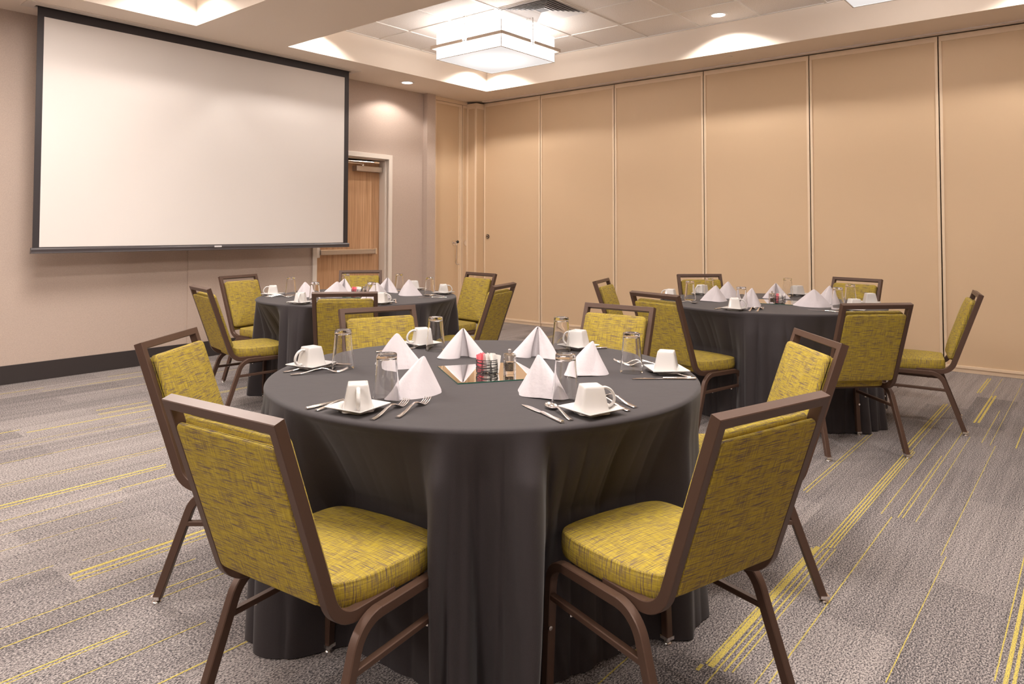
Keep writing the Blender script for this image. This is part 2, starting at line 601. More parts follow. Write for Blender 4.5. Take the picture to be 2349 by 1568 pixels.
mb.box(X0, X0+0.01, Y0, YS, 0, 0.151)
struct(mb.build('baseboard_left', M['base']))

# door in its frame
door = MB()
door.box(DX0-0.003, DX1+0.003, 6.950, 6.995, 0.006, DZ-0.025)
door = struct(door.build('door_1', M['wood']))
mb = MB()
fx = 0.057
for (a, b) in ((DX0-fx, DX0), (DX1, DX1+fx)):
    mb.box(a, b, YS-0.014, YS+0.02, 0, DZ+fx)
mb.box(DX0-fx, DX1+fx, YS-0.0141, YS+0.02, DZ, DZ+fx)
mb.box(DX0-0.035, DX0, YS+0.01, 7.02, 0, DZ)
mb.box(DX1, DX1+0.035, YS+0.01, 7.02, 0, DZ)
mb.box(DX0-0.035, DX1+0.035, YS+0.01, 7.02, DZ, DZ+0.035)
mb.box(DX1-0.013, DX1, YS+0.045, 6.945, 0, DZ)
mb.box(DX0, DX0+0.013, YS+0.045, 6.945, 0, DZ)
mb.box(DX0, DX1, YS+0.045, 6.945, DZ-0.013, DZ)
struct(mb.build('trim_2', M['frame_white'], bevel=0.002))
mb = MB()
mb.box(4.985, 5.80, 6.865, 6.92, 0.958, 1.016)
ob = mb.build('panic_bar', M['bar_steel'], door, bevel=0.005)
mb = MB()
mb.box(4.985, 5.80, 6.862, 6.875, 1.006, 1.020)
mb.box(5.785, 5.812, 6.858, 6.95, 0.952, 1.026)
ob2 = mb.build('bar_cover', M['chrome'], ob, bevel=0.002)
ob2['label'] = 'bright polished top lip and end cap'
mb = MB()
mb.box(4.900, 4.985, 6.875, 6.95, 0.925, 1.045)
mb.build('latch_case', M['frame_white'], door, bevel=0.014, smooth=50)
mb = MB()
mb.box(5.49, 5.885, 6.862, 6.951, 1.962, 2.026)
mb.build('closer_body', M['bar_steel'], door, bevel=0.004)['label'] = 'satin silver closer box'
mb = MB()
mb.tube([(5.60, 6.885, 2.03), (5.58, 6.875, 2.052), (5.05, 6.84, 2.058)], 0.009, 8)
mb.tube([(5.05, 6.84, 2.066), (5.75, 6.80, 2.072)], 0.008, 8)
mb.box(5.70, 5.78, 6.79, 6.84, 2.062, 2.082)
mb.lathe([(0, 2.026), (0.016, 2.026), (0.016, 2.05), (0, 2.05)], 16, Matrix.Translation((5.60, 6.885, 0)))
mb.build('closer_arm', M['chrome'], door, smooth=40)

# ------------------------------------------------------------------ folding partition
seams = [6.60, 5.6153, 4.4978, 3.3596, 2.2357, 1.1114, -0.011]
PT, PB = 3.028, 0.004
plabels = ['first full tan partition panel out from the corner, with a small black ring lock',
           'second full tan partition panel from the corner, behind the left chairs',
           'tan partition panel behind the chair gap between the two back tables',
           'tan partition panel directly behind the right-hand back table',
           'wide tan partition panel above the napkins of the right-hand back table',
           'tan partition panel at the right edge of the picture']
plabels = ['full tan partition panel nearest the room corner, with a small black ring lock',
           'tan partition panel second from the room corner, just right of the ring-lock panel',
           'tan partition panel third from the corner, behind the far back chair of the right table',
           'tan partition panel fourth from the corner, directly behind the right table centre',
           'wide tan partition panel fifth from the corner, behind the back right chair',
           'tan partition panel cut by the right edge of the picture']
for i in range(6):
    y1, y0 = seams[i]-0.0045, seams[i+1]+0.0045
    t = thing('partition_panel', plabels[i], 'partition panel', (XP, y0, 0), 0, 'tan folding partition panels')
    w_ = y1-y0
    mb = MB()
    mb.box(0, 0.05, 0, w_, 0.06, PT-0.028)
    mb.build('panel_face', M['panel'], t)
    for (a, b) in ((0, 0.024), (w_-0.024, w_)):
        mb = MB()
        mb.box(-0.010, 0.03, a, b, 0.06, PT-0.062)
        mb.build('edge_trim', M['panel_trim'], t, bevel=0.004, smooth=50)
    mb = MB()
    mb.box(-0.006, 0.03, 0, w_, PT-0.062, PT-0.028)
    mb.box(-0.002, 0.03, 0, w_, PT-0.028, PT-0.012)
    mb.build('top_trim', M['panel_trim'], t, bevel=0.002)
    mb = MB()
    mb.box(-0.008, 0.03, 0, w_, 0.038, 0.062)
    mb.box(0.004, 0.03, 0, w_, 0.0, 0.038)
    mb.build('bottom_trim', M['panel_trim'], t, bevel=0.002)
    if i == 0:
        T = Matrix.Translation((-0.004, 6.528-y0, 1.160)) @ Matrix.Rotation(-PI/2, 4, 'Y')
        mb = MB()
        mb.lathe([(0, 0), (0.030, 0), (0.030, 0.006), (0.024, 0.008), (0, 0.008)], 24, T)
        k1 = mb.build('lock_ring', M['knob'], t, smooth=40)
        mb = MB()
        mb.lathe([(0.013, 0.008), (0.022, 0.008), (0.022, 0.0105), (0.013, 0.0105), (0.013, 0.008)], 24, T)
        mb.build('ring_face', M['chrome'], k1, smooth=40)
mb = MB()
mb.box(XP+0.045, XP+0.062, -0.01, 6.62, 0, 3.02)
struct(mb.build('trim_3', M['gap']))
mb = MB()
mb.box(XP-0.085, XP-0.012, -0.3, 6.56, ZS-0.012, ZS+0.002)
mb.build('trim_4', M['track'], bevel=0.002)
struct(bpy.data.objects['trim_4'])
# end post of the partition, standing proud by the pocket
t = thing('partition_post', 'narrow tan end post of the folding partition standing proud in the corner', 'partition post', (7.352, 6.60, 0))
mb = MB(); mb.box(0, 0.16, 0, 0.175, 0.0, 2.93); mb.build('post_face', M['panel'], t)
for (a, b) in ((-0.002, 0.026), (0.150, 0.178)):
    mb = MB(); mb.box(-0.010, 0.01, a, b, 0.0, 2.93); mb.build('edge_trim', M['panel_trim'], t, bevel=0.004, smooth=50)
mb = MB(); mb.box(-0.006, 0.16, -0.002, 0.178, 2.93, 3.005); mb.build('top_cap', M['panel_trim'], t, bevel=0.003)
# pocket doors in the far wall
t = thing('pocket_door', 'narrow tan pocket door with crank handle between grey wall and corner', 'pocket door', (6.672, YS, 0))
mb = MB(); mb.box(0.062, 0.552, -0.012, 0.0, 0.01, 2.945); mb.build('door_face', M['panel'], t)
mb = MB(); mb.box(0.0, 0.024, -0.03, 0, 0.0, 3.02); mb.box(0.028, 0.060, -0.022, 0, 0.0, 3.02); mb.box(0.0, 0.68, -0.02, 0, 2.985, ZS)
mb.build('jamb', M['panel_trim'], t, bevel=0.003)
for (a, b) in ((0.064, 0.074), (0.512, 0.526), (0.532, 0.572)):
    mb = MB(); mb.box(a, b, -0.020, -0.01, 0.01, 2.945); mb.build('edge_trim', M['panel_trim'], t, bevel=0.002)
mb = MB(); mb.box(0.062, 0.572, -0.020, 0, 2.945, 2.98); mb.build('top_trim', M['panel_trim'], t, bevel=0.002)
mb = MB()
for k_ in range(26):
    mb.box(0.057, 0.064, -0.023, -0.018, 2.30+0.019*k_, 2.311+0.019*k_)
for k_ in range(20):
    mb.box(0.057, 0.064, -0.023, -0.018, 1.40+0.019*k_, 1.411+0.019*k_)
mb.build('hinge', M['panel_trim'], t)
Ty = Matrix.Translation((0.425, -0.012, 1.078)) @ Matrix.Rotation(PI/2, 4, 'X')
mb = MB(); mb.lathe([(0, 0), (0.044, 0), (0.044, 0.004), (0.036, 0.006), (0.030, 0.002), (0, 0.001)], 28, Ty)
mb.build('escutcheon', M['chrome'], t, smooth=40)
mb = MB()
mb.tube([(0.425, -0.016, 1.075), (0.425, -0.06, 1.07), (0.428, -0.062, 1.04), (0.424, -0.064, 0.93), (0.418, -0.064, 0.86), (0.412, -0.062, 0.80), (0.42, -0.066, 0.787), (0.465, -0.075, 0.785)], 0.0075, 8)
mb.tube([(0.455, -0.073, 0.785), (0.475, -0.077, 0.785)], 0.012, 8)
cr = mb.build('crank', M['chrome'], t, smooth=60)
mb = MB(); mb.lathe([(0, -0.021), (0.012, -0.018), (0.021, 0), (0.012, 0.018), (0, 0.021)], 16, Matrix.Translation((0.432, -0.075, 1.088)))
mb.build('crank_knob', M['knob'], cr, smooth=180)
t = thing('pocket_door', 'tan sliver of pocket door tucked behind the end post in the corner', 'pocket door', (7.252, YS, 0))
mb = MB(); mb.box(0, 0.10, -0.012, 0.0, 0.01, 2.945); mb.build('door_face', M['panel'], t)
mb = MB(); mb.box(0, 0.016, -0.022, -0.01, 0.01, 2.945); mb.box(0, 0.10, -0.022, 0, 2.945, 2.98); mb.build('edge_trim', M['panel_trim'], t, bevel=0.002)
Ty = Matrix.Translation((0.085, -0.012, 1.070)) @ Matrix.Rotation(PI/2, 4, 'X')
mb = MB(); mb.lathe([(0, 0), (0.044, 0), (0.044, 0.004), (0.036, 0.006), (0.030, 0.002), (0, 0.001)], 28, Ty)
mb.build('escutcheon', M['chrome'], t, smooth=40)

# ------------------------------------------------------------------ projector screen
YC = 6.4669
t = thing('projector_screen', 'white projection screen with black border lowered from the ceiling', 'projector screen', (1.9598, YC, 1.06))
t.location = (0, 0, 0)
SX0, SX1, SZ1 = 1.962, 5.052, ZS-0.0015
WX0, WX1, WZ0, WZ1 = 2.010, 4.992, 1.1085, 2.955
mb = MB()
mb.box(SX0, WX0, YC-0.0005, YC+0.0015, 1.09, SZ1)
mb.box(WX1, SX1, YC-0.0005, YC+0.0015, 1.09, SZ1)
mb.box(WX0, WX1, YC-0.0005, YC+0.0015, WZ1, SZ1)
mb.box(WX0, WX1, YC-0.0005, YC+0.0015, 1.08, WZ0)
mb.build('border', M['scr_black'], t)
mb = MB()
nx, nz = 60, 24
vs, fs = [], []
for j in range(nz+1):
    for i in range(nx+1):
        x = WX0+(WX1-WX0)*i/nx
        z = WZ0+(WZ1-WZ0)*j/nz
        q = 1-j/nz
        y = YC-0.0002 - 0.004*q*q*math.sin(i*0.9+1.3*math.sin(j*0.35))*0.5
        vs.append((x, y, z))
for j in range(nz):
    for i in range(nx):
        a = j*(nx+1)+i
        fs.append((a, a+1, a+nx+2, a+nx+1))
mb.add(vs, fs)
mb.build('screen_surface', M['screen'], t, smooth=180)
mb = MB()
pr = [(-0.004, 1.104), (-0.010, 1.100), (-0.016, 1.088), (-0.014, 1.070), (-0.018, 1.060), (0.018, 1.056), (0.014, 1.075), (0.010, 1.104)]
vs = [(x, YC+p, z) for x in (1.950, 5.064) for (p, z) in pr]
n_ = len(pr)
mb.add(vs, [tuple(range(n_))[::-1], tuple(range(n_, 2*n_))] + [(i, (i+1) % n_, n_+(i+1) % n_, n_+i) for i in range(n_)])
bar = mb.build('bottom_bar', M['scr_bar'], t, smooth=30)
mb = MB(); mb.box(3.472, 3.545, YC-0.0195, YC-0.012, 1.082, 1.098)
mb.build('clip', M['clip'], bar, bevel=0.003)['label'] = 'small clear plastic clip on the bar'
mb = MB()
for (a, b, c_, d) in ((1.860, 5.130, YC-0.115, YC-0.028), (1.860, 5.130, YC+0.028, YC+0.075), (1.860, 1.945, YC-0.028, YC+0.028), (5.070, 5.130, YC-0.028, YC+0.028)):
    mb.box(a, b, c_, d, ZS-0.008, ZS+0.001)
slot_gap = MB(); slot_gap.box(1.94, 5.075, YC-0.03, YC+0.03, ZS-0.0014, ZS-0.0004); slot_gap.build('slot', M['gap'], t)
mb.build('slot_trim', M['frame_white'], t, bevel=0.002)['label'] = 'off-white slot trim flush with the ceiling'

# ------------------------------------------------------------------ ceiling fittings
def pendant(x, y, label):
    t = thing('pendant_lamp', label, 'ceiling lamp', (x, y, 2.976), 0, 'square pendant lamps')
    s = 0.4275
    H = 0.261
    e = 0.004
    mb = MB()
    for (a, b, c_, d) in ((-s, s, -s, -s+e), (-s, s, s-e, s), (-s, -s+e, -s+e, s-e), (s-e, s, -s+e, s-e)):
        mb.box(a, b, c_, d, 0, H)
    mb.build('lamp_shade', M['shade'], t)
    mb = MB(); mb.box(-s+e, s-e, -s+e, s-e, 0.004, 0.009)
    mb.build('diffuser', M['shade_under'], t)
    mb = MB()
    for a in (-1, 1):
        for b in (-1, 1):
            mb.box(a*s-0.003, a*s+0.003, b*s-0.003, b*s+0.003, -0.001, H)
    for (a, b, c_, d) in ((-s, s, -s-0.002, -s+0.006), (-s, s, s-0.006, s+0.002), (-s-0.002, -s+0.006, -s, s), (s-0.006, s+0.002, -s, s)):
        mb.box(a, b, c_, d, -0.002, 0.003)
    mb.build('shade_seam', M['tbar'], t)
    o_ = s+0.042
    zb, hb, th = 0.106, 0.030, 0.012
    mb = MB()
    gp = 0.03
    for sg in (-1, 1):
        for (p, q) in ((-o_, -gp), (gp, o_)):
            mb.box(p, q, sg*o_-th/2, sg*o_+th/2, zb, zb+hb)
            mb.box(sg*o_-th/2, sg*o_+th/2, p, q, zb, zb+hb)
    mb.build('band', M['lamp_metal'], t)['label'] = 'satin nickel band'
    ztop = ZC-2.976-0.012
    for k_ in range(4):
        R = Matrix.Rotation(k_*PI/2, 3, 'Z')
        mb = MB()
        mb.tube([R @ Vector(p) for p in ((o_+0.006, 0, zb-0.02), (o_+0.006, 0, ztop), (0.16, 0, ztop))], 0.0035, 6)
        mb.tube([R @ Vector(p) for p in ((o_, -gp-0.004, zb+0.012), (o_, gp+0.004, zb+0.012))], 0.003, 6)
        mb.tube([R @ Vector(p) for p in ((o_+0.006, 0, ztop-0.075), (s-0.005, 0, ztop-0.085))], 0.003, 6)
        mb.build('rod', M['rod_metal'], t, smooth=50)
    mb = MB(); mb.box(-0.17, 0.17, -0.17, 0.17, ztop-0.014, ztop+0.0115)
    mb.build('canopy', M['tbar'], t, bevel=0.003)
    for dx, dy in ((-0.16, -0.16), (0.16, 0.16), (-0.16, 0.16), (0.16, -0.16)):
        ld = bpy.data.lights.new('bulb', 'POINT')
        ld.energy = PENDANT_W
        ld.color = LIGHT_COL
        ld.shadow_soft_size = 0.06
        o = bpy.data.objects.new('bulb', ld)
        o.location = (dx, dy, 0.20)
        link(o, t)
    return t
pendant(5.546, 4.714, 'whole square white pendant lamp hanging near the room corner')
pendant(5.546, 1.018, 'pendant lamp of which only one lit corner shows at the picture top edge')
for (x, y, lb) in ((1.67, 4.714, 'added unseen pendant lamp in the middle ceiling recess, farther one, above the picture'), (1.67, 1.018, 'added unseen pendant lamp in the middle ceiling recess, nearer one, above the picture'),
                   (-2.21, 4.714, 'added unseen pendant lamp in the left ceiling recess, farther one, outside the picture'), (-2.21, 1.018, 'added unseen pendant lamp in the left ceiling recess, nearer one, outside the picture')):
    pendant(x, y, lb)  # unseen fixtures, added for the room's overall light
    ld = bpy.data.lights.new('pendant_fill', 'AREA')      # added fill light for the room, hung below the unseen pendant
    ld.shape = 'SQUARE'; ld.size = 0.84; ld.energy = FILL_W; ld.color = LIGHT_COL
    o = bpy.data.objects.new('pendant_fill', ld); o.location = (x, y, 2.972); C.objects.link(o)

def downlight(x, y, z, power, label, deg=140, group='round recessed downlights'):
    t = None
    if label:
        t = thing('downlight', label, 'downlight', (x, y, z-0.001), 0, group)
        mb = MB(); mb.lathe([(0.088, 0.001), (0.088, -0.004), (0.066, -0.006), (0.064, 0.001)], 32)
        mb.build('trim_ring', M['tbar'], t, smooth=40)
        mb = MB(); mb.lathe([(0.0, -0.002), (0.064, -0.002)], 32)
        mb.build('lens', M['dl_glow'], t)
    spot(x, y, z-0.012, power, deg)
downlight(6.650, 2.816, ZC, DOWNLIGHT_W*1.05, 'lit downlight in the ceiling tiles near the tan partition')
downlight(6.650, 5.807, ZC, DOWNLIGHT_W*1.05, None)
downlight(4.250, 5.807, ZC, DOWNLIGHT_W*0.7, None)
downlight(4.250, 2.816, ZC, DOWNLIGHT_W, None)
downlight(6.650, 0.15, ZC, DOWNLIGHT_W*1.05, None)
downlight(4.250, 0.0, ZC, DOWNLIGHT_W, None)
for (x, y, q) in ((2.78, 5.807, 0.52), (0.37, 5.807, 0.4), (2.78, 2.816, 0.9), (0.37, 2.816, 0.9), (2.78, 0.0, 0.9), (0.37, 0.0, 0.9)):
    downlight(x, y, ZC, DOWNLIGHT_W*q, None)
for (x, y, q) in ((-1.1, 2.816, 0.45), (-1.1, 0.0, 0.45), (-3.4, 2.816, 0.4), (-3.4, 0.0, 0.4)):
    downlight(x, y, ZC, DOWNLIGHT_W*q, None)  # unseen spots in the left recess, added to brighten cloth and chair backs
for (x, y) in ((-1.5, -1.9), (1.2, -1.9), (4.0, -1.9)):
    downlight(x, y, ZS, DOWNLIGHT_W*0.35, None)  # unseen spots behind the camera, added as fill
downlight(5.888, 6.415, ZS, SOFFIT_W, 'lit downlight in the lower ceiling above the wooden door', 138)

# air diffuser
t = thing('air_vent', 'square white louvred air vent beside the pendant lamp', 'ceiling vent', (5.432, 4.036, ZC-0.004), 0)
mb = MB(); mb.box(-0.295, 0.295, -0.295, 0.295, 0.002, 0.0035); mb.build('throat', M['vent_dark'], t)
mb = MB()
for k_ in range(7):
    s = 0.288-0.036*k_
    w_ = 0.020
    zl, zh = -0.016+0.0015*k_, 0.000
    # flared square ring: outer edge high, inner edge low
    o_ = [(-s, -s), (s, -s), (s, s), (-s, s)]
    i_ = [(p[0]*(s-w_)/s, p[1]*(s-w_)/s) for p in o_]
    vs = [(p[0], p[1], zl) for p in o_]+[(p[0], p[1], zh) for p in i_]
    fs = [(q, (q+1) % 4, 4+(q+1) % 4, 4+q) for q in range(4)]
    vs2 = [(v[0], v[1], v[2]+0.0015) for v in vs]
    mb.add(vs, fs); mb.add(vs2, [f[::-1] for f in fs])
    mb.add(vs+vs2, [(q, 8+q, 8+(q+1) % 4, (q+1) % 4) for q in range(4)]+[(4+q, 12+q, 12+(q+1) % 4, 4+(q+1) % 4) for q in range(4)])
mb.build('louvre', M['vent'], t)
mb = MB()
for (a, b, c_, d) in ((-0.302, 0.302, -0.302, -0.284), (-0.302, 0.302, 0.284, 0.302), (-0.302, -0.284, -0.284, 0.284), (0.284, 0.302, -0.284, 0.284)):
    mb.box(a, b, c_, d, -0.010, 0.003)
mb.build('frame', M['vent'], t)
# concealed sprinkler cover
mb = MB(); mb.lathe([(0, -0.006), (0.040, -0.006), (0.042, -0.004), (0.042, 0.001), (0, 0.001)], 28)
tag(mb.build('sprinkler_cover', M['paint'], smooth=40, loc=(7.115, 2.913, ZS-0.001)), 'small round sprinkler cover on the lower ceiling above the partition', 'sprinkler')

# ------------------------------------------------------------------ banquet chair
PHI = math.atan(0.346)
U_ = Vector((0, -math.sin(PHI), math.cos(PHI)))      # up along the back
N_ = Vector((0, math.cos(PHI), math.sin(PHI)))       # forward out of the back
TOP = Vector((0, -0.330, 0.846))                      # centre of the top bar
TW, TD = 0.025, 0.029
HX = 0.203-TW/2

def cushion(mb, outline, z0, z1, r, crown, T, nring=6, side_bulge=0.0):
    """padded slab: 2D outline (closed), edges rounded by r, top crowned; T maps (x, y, z) to the chair"""
    P = np.array(outline)
    c = P.mean(0)
    n = len(P)
    nx_ = np.roll(P, -1, 0)-np.roll(P, 1, 0)
    nor = np.stack([nx_[:, 1], -nx_[:, 0]], 1)
    nor /= np.linalg.norm(nor, axis=1)[:, None]+1e-9
    if ((P-c)*nor).sum() < 0:
        nor = -nor
    rings = []
    rings.append((P-nor*r*0.9, z0))
    for a in (30, 65):
        s = math.radians(a)
        rings.append((P-nor*r*(1-math.sin(s))*0.9, z0+r*0.7*(1-math.cos(s))))
    hm = (z0+z1)/2
    rings.append((P+nor*side_bulge*0.7, z0+(z1-z0)*0.3))
    rings.append((P+nor*side_bulge, hm))
    rings.append((P+nor*side_bulge*0.5, z1-r*1.1))
    rings.append((P, z1-r*0.75))
    rings.append((P+nor*0.0002, z1-r*0.62))
    rings.append((P-nor*0.0004, z1-r*0.48))
    for a in (35, 60, 90):
        s = math.radians(a)
        rings.append((P-nor*r*(1-math.cos(s)), z1-r*0.5+r*0.5*math.sin(s)))
    base = P-nor*r
    for k_ in range(1, nring+1):
        f = k_/nring
        sc = 1-f*0.985
        rings.append((c+(base-c)*sc, z1+crown*math.sin(f*PI/2)**0.8))
    vs, fs = [], []
    for (Q, z) in rings:
        for q in Q:
            vs.append(T(q[0], q[1], z))
    for j in range(len(rings)-1):
        for i in range(n):
            a, b = j*n+i, j*n+(i+1) % n
            fs.append((a, b, b+n, a+n))
    fs.append(tuple(range(n))[::-1])
    fs.append(tuple((len(rings)-1)*n+i for i in range(n)))
    mb.add(vs, fs)
    return mb

def rrect(w, h, r, per=7):
    out = []
    for cx_, cy_, a0 in ((w/2-r, h/2-r, 0), (-w/2+r, h/2-r, 90), (-w/2+r, -h/2+r, 180), (w/2-r, -h/2+r, 270)):
        for i in range(per):
            a = math.radians(a0+90*i/(per-1))
            out.append((cx_+r*math.cos(a), cy_+r*math.sin(a)))
    # fill the long sides
    res = []
    n = len(out)
    for i in range(n):
        p, q = np.array(out[i]), np.array(out[(i+1) % n])
        L = np.linalg.norm(q-p)
        k_ = max(1, int(L/0.03))
        for j in range(k_):
            res.append(tuple(p+(q-p)*j/k_))
    return res

def make_chair(label, group):
    t = thing('banquet_chair', label, 'chair', (0, 0, 0), 0, group)
    # seat
    half = [(0.0, -0.140), (0.08, -0.140), (0.145, -0.138), (0.166, -0.118), (0.188, -0.070), (0.199, 0.0), (0.205, 0.08), (0.203, 0.150), (0.188, 0.196), (0.150, 0.217), (0.08, 0.226), (0, 0.229)]
    ol = half + [(-x, y) for (x, y) in half[::-1][1:-1]]
    ol = [tuple(p) for p in catmull(ol, 4, True)]
    mb = MB()
    cushion(mb, ol, 0.374, 0.440, 0.010, 0.010, lambda x, y, z: Vector((x, y, z)), side_bulge=0.003)
    mb.build('seat', M['fabric'], t, smooth=62, uv=True)
    # backrest cushion and rear panel, between the posts
    Wb = 2*(0.203-TW)-0.003
    s_hi, s_lo = -0.043, -0.432
    hh = s_hi-s_lo
    mid = TOP + U_*((s_hi+s_lo)/2)
    olb = rrect(Wb, hh, 0.022)
    mb = MB()
    cushion(mb, olb, 0.002, 0.040, 0.020, 0.016, lambda x, y, z: mid + Vector((x, 0, 0)) + U_*y + N_*z, side_bulge=0.0)
    mb.build('backrest', M['fabric'], t, smooth=62, uv=True)
    hh2 = hh+0.012
    mid2 = TOP + U_*((s_hi+s_lo)/2-0.010)
    mb = MB()
    cushion(mb, rrect(Wb, hh2, 0.016), 0.001, 0.0165, 0.009, 0.003, lambda x, y, z: mid2 + Vector((-x, 0, 0)) + U_*y - N_*z)
    mb.build('back_panel', M['fabric'], t, smooth=62, uv=True)
    # back frame: J posts joined by the top bar, one bent tube
    zr = 0.3705
    low = Vector((0, 0, zr))
    # corner where the post line meets the rail height
    tt = (TOP.z-zr)/U_.z
    kn = TOP - U_*tt
    path, bd = [], []
    def side(sx):
        pts = [Vector((sx*HX, 0.02, zr))]
        a = arc_corner((sx*HX, 0.02, zr), (sx*HX, kn.y, zr), (sx*HX, TOP.y, TOP.z), 0.085, 9)
        return pts + a
    left = side(-1) + [Vector((-HX, TOP.y, TOP.z))]
    right = [Vector((HX, TOP.y, TOP.z))] + side(1)[::-1]
    path = left + right
    for i in range(len(path)-1):
        d = (path[i+1]-path[i]).normalized()
        if abs(d.x) > 0.9:
            bd.append(N_)
        else:
            b = Vector((1, 0, 0)).cross(d)
            # b is in the YZ plane, perpendicular to the tube; keep it pointing out of the back's front
            if path[i].x < 0:
                bd.append(-b)
            else:
                bd.append(b)
    mb = MB()
    sweep_rect(mb, path, bd, TW, TD, 0.0018)
    mb.build('back_frame', M['bronze'], t, smooth=28)
    # side members
    XU = 0.2165
    for sx in (-1, 1):
        x = sx*XU
        xf = sx*(XU+0.014)
        za = 0.362
        fr_pts = [Vector((xf, 0.2085, 0.016)), Vector((x+0.1*(xf-x), 0.2085, 0.29))] 
        arc = arc_corner((x, 0.2085, 0.29), (x, 0.2085, za), (x, 0.05, za), 0.058, 8)
        fpts = fr_pts + arc
        mb = MB()
        sweep_rect(mb, fpts, [Vector((0, 1, 0))]*2 + [(arc[i+1]-arc[i]).cross(Vector((1, 0, 0))).normalized()*1 for i in range(len(arc)-1)], 0.025, 0.025, 0.0024)
        lf = mb.build('leg', M['bronze'], t, smooth=28)
        arc2 = arc_corner((x, 0.05, za), (x, -0.112, za), (xf, -0.2385, 0.0), 0.085, 9)
        last = Vector((xf, -0.2330, 0.016))
        mb = MB()
        sweep_rect(mb, arc2+[last], [(arc2[i+1]-arc2[i]).cross(Vector((1, 0, 0))).normalized() for i in range(len(arc2)-1)] + [(last-arc2[-1]).cross(Vector((1, 0, 0))).normalized()], 0.025, 0.027, 0.0024)
        lr = mb.build('leg', M['bronze'], t, smooth=28)
        mb = MB()
        sweep_rect(mb, [arc[-1], arc2[0]], [Vector((0, 0, 1))], 0.025, 0.026, 0.0024)
        mb.build('side_rail', M['bronze'], t, smooth=28)
        # stretcher
        yb = -0.128-(0.335-0.262)*0.345
        mb = MB()
        sweep_rect(mb, [Vector((sx*0.221, 0.198, 0.270)), Vector((sx*0.223, yb+0.006, 0.262))], [Vector((0, 0, 1))], 0.019, 0.016, 0.002)
        st = mb.build('stretcher', M['bronze'], t, smooth=28)
        for yy in (0.12, -0.06):
            mb = MB()
            mb.lathe([(0, -0.007), (0.006, -0.006), (0.0075, 0.0), (0, 0.0)], 12, Matrix.Translation((sx*0.222, yy, 0.2585)))
            mb.build('bumper', M['chrome'], st, smooth=60)
        # chrome glides and the inner button of the front leg
        for (lg, yy) in ((lf, 0.2085), (lr, -0.236)):
            mb = MB()
            mb.box(xf-0.0145, xf+0.0145, yy-0.0150, yy+0.0150, 0.014, 0.024)
            mb.lathe([(0, 0), (0.0125, 0.0), (0.0145, 0.004), (0.012, 0.008), (0.006, 0.010), (0.006, 0.016), (0, 0.016)], 18, Matrix.Translation((xf, yy, 0.0)))
            mb.build('glide', M['chrome'], lg, smooth=40)
        mb = MB()
        mb.lathe([(0, 0), (0.0065, 0), (0.006, 0.003), (0, 0.004)], 14, Matrix.Translation((xf, 0.196, 0.19)) @ Matrix.Rotation(PI/2, 4, 'X'))
        mb.build('button', M['chrome'], lf, smooth=40)
    mb = MB()
    sweep_rect(mb, [Vector((-XU+0.01, 0.13, 0.360)), Vector((XU-0.01, 0.13, 0.360))], [Vector((0, 0, 1))], 0.022, 0.018, 0.003)
    sweep_rect(mb, [Vector((-XU+0.01, -0.06, 0.360)), Vector((XU-0.01, -0.06, 0.360))], [Vector((0, 0, 1))], 0.022, 0.018, 0.003)
    mb.build('cross_bar', M['bronze'], t, smooth=28)
    return t

CHAIRS = {'C1': (1.156, 1.536, 276.1), 'C2': (1.75, 0.899, 344.2), 'C3': (2.619, 1.074, 39.7), 'C4': (1.461, 2.407, 217.0), 'C5': (2.293, 2.514, 160.7), 'C6': (2.962, 1.934, 92.1),
          'D1': (3.058, 3.887, 316.8), 'D2': (2.773, 4.669, 258.9), 'D3': (3.353, 5.364, 192.7), 'D4': (4.215, 5.231, 137.7), 'D5': (4.593, 4.397, 82.8), 'D6': (3.909, 3.638, 16.8),
          'E1': (4.499, 1.177, 316.4), 'E2': (5.406, 0.942, 11.2), 'E3': (4.371, 2.055, 254.0), 'E4': (4.99, 2.74, 196.9), 'E5': (5.833, 2.532, 135.2), 'E6': (6.113, 1.631, 77.0)}
CL = {'C1': 'green and bronze chair nearest the camera on the left, its back to us',
      'C2': 'green and bronze chair nearest the camera on the right, its back to us',
      'C3': 'green chair at the front table facing left, overlapped by the nearest right chair',
      'C4': 'green chair at the front table facing right, overlapped by the nearest left chair',
      'C5': 'green chair across the front table, behind the left napkins and facing us',
      'C6': 'green chair across the front table, behind the right napkins and facing us',
      'D1': 'green chair with its back to us, nearest chair of the table below the screen',
      'D2': 'green chair seen from its side, pulled up left of the table below the screen',
      'D3': 'green chair facing right against the wall, left behind the table below the screen',
      'D4': 'green chair facing us in front of the wooden door',
      'D5': 'green chair facing left beside the corner, farther of the two right of that table',
      'D6': 'green chair with dark shaded back, nearer of the two right of the screen table',
      'E1': 'green chair with its back square to us at the table by the partition',
      'E2': 'green chair in side view facing left, at the far right of the partition table',
      'E3': 'green chair with back angled to us, left side of the partition table',
      'E4': 'small narrow-looking green chair facing right, far left of the partition table',
      'E5': 'green chair facing us across the partition table, behind two inverted glasses at left',
      'E6': 'green chair facing us across the partition table, at its back right'}
GR = {'C': 'chairs around the front table', 'D': 'chairs around the table below the screen', 'E': 'chairs around the table by the partition'}
proto = None
for cn, (x, y, h) in CHAIRS.items():
    if proto is None:
        proto = make_chair(CL[cn], GR[cn[0]])
        proto.location = (x, y, 0)
        proto.rotation_euler = (0, 0, math.radians(h))
    else:
        dup(proto, (x, y, 0), math.radians(h), CL[cn], GR[cn[0]])

# ------------------------------------------------------------------ table cloths
def sstep(a, b, x):
    t_ = min(1, max(0, (x-a)/(b-a)))
    return t_*t_*(3-2*t_)

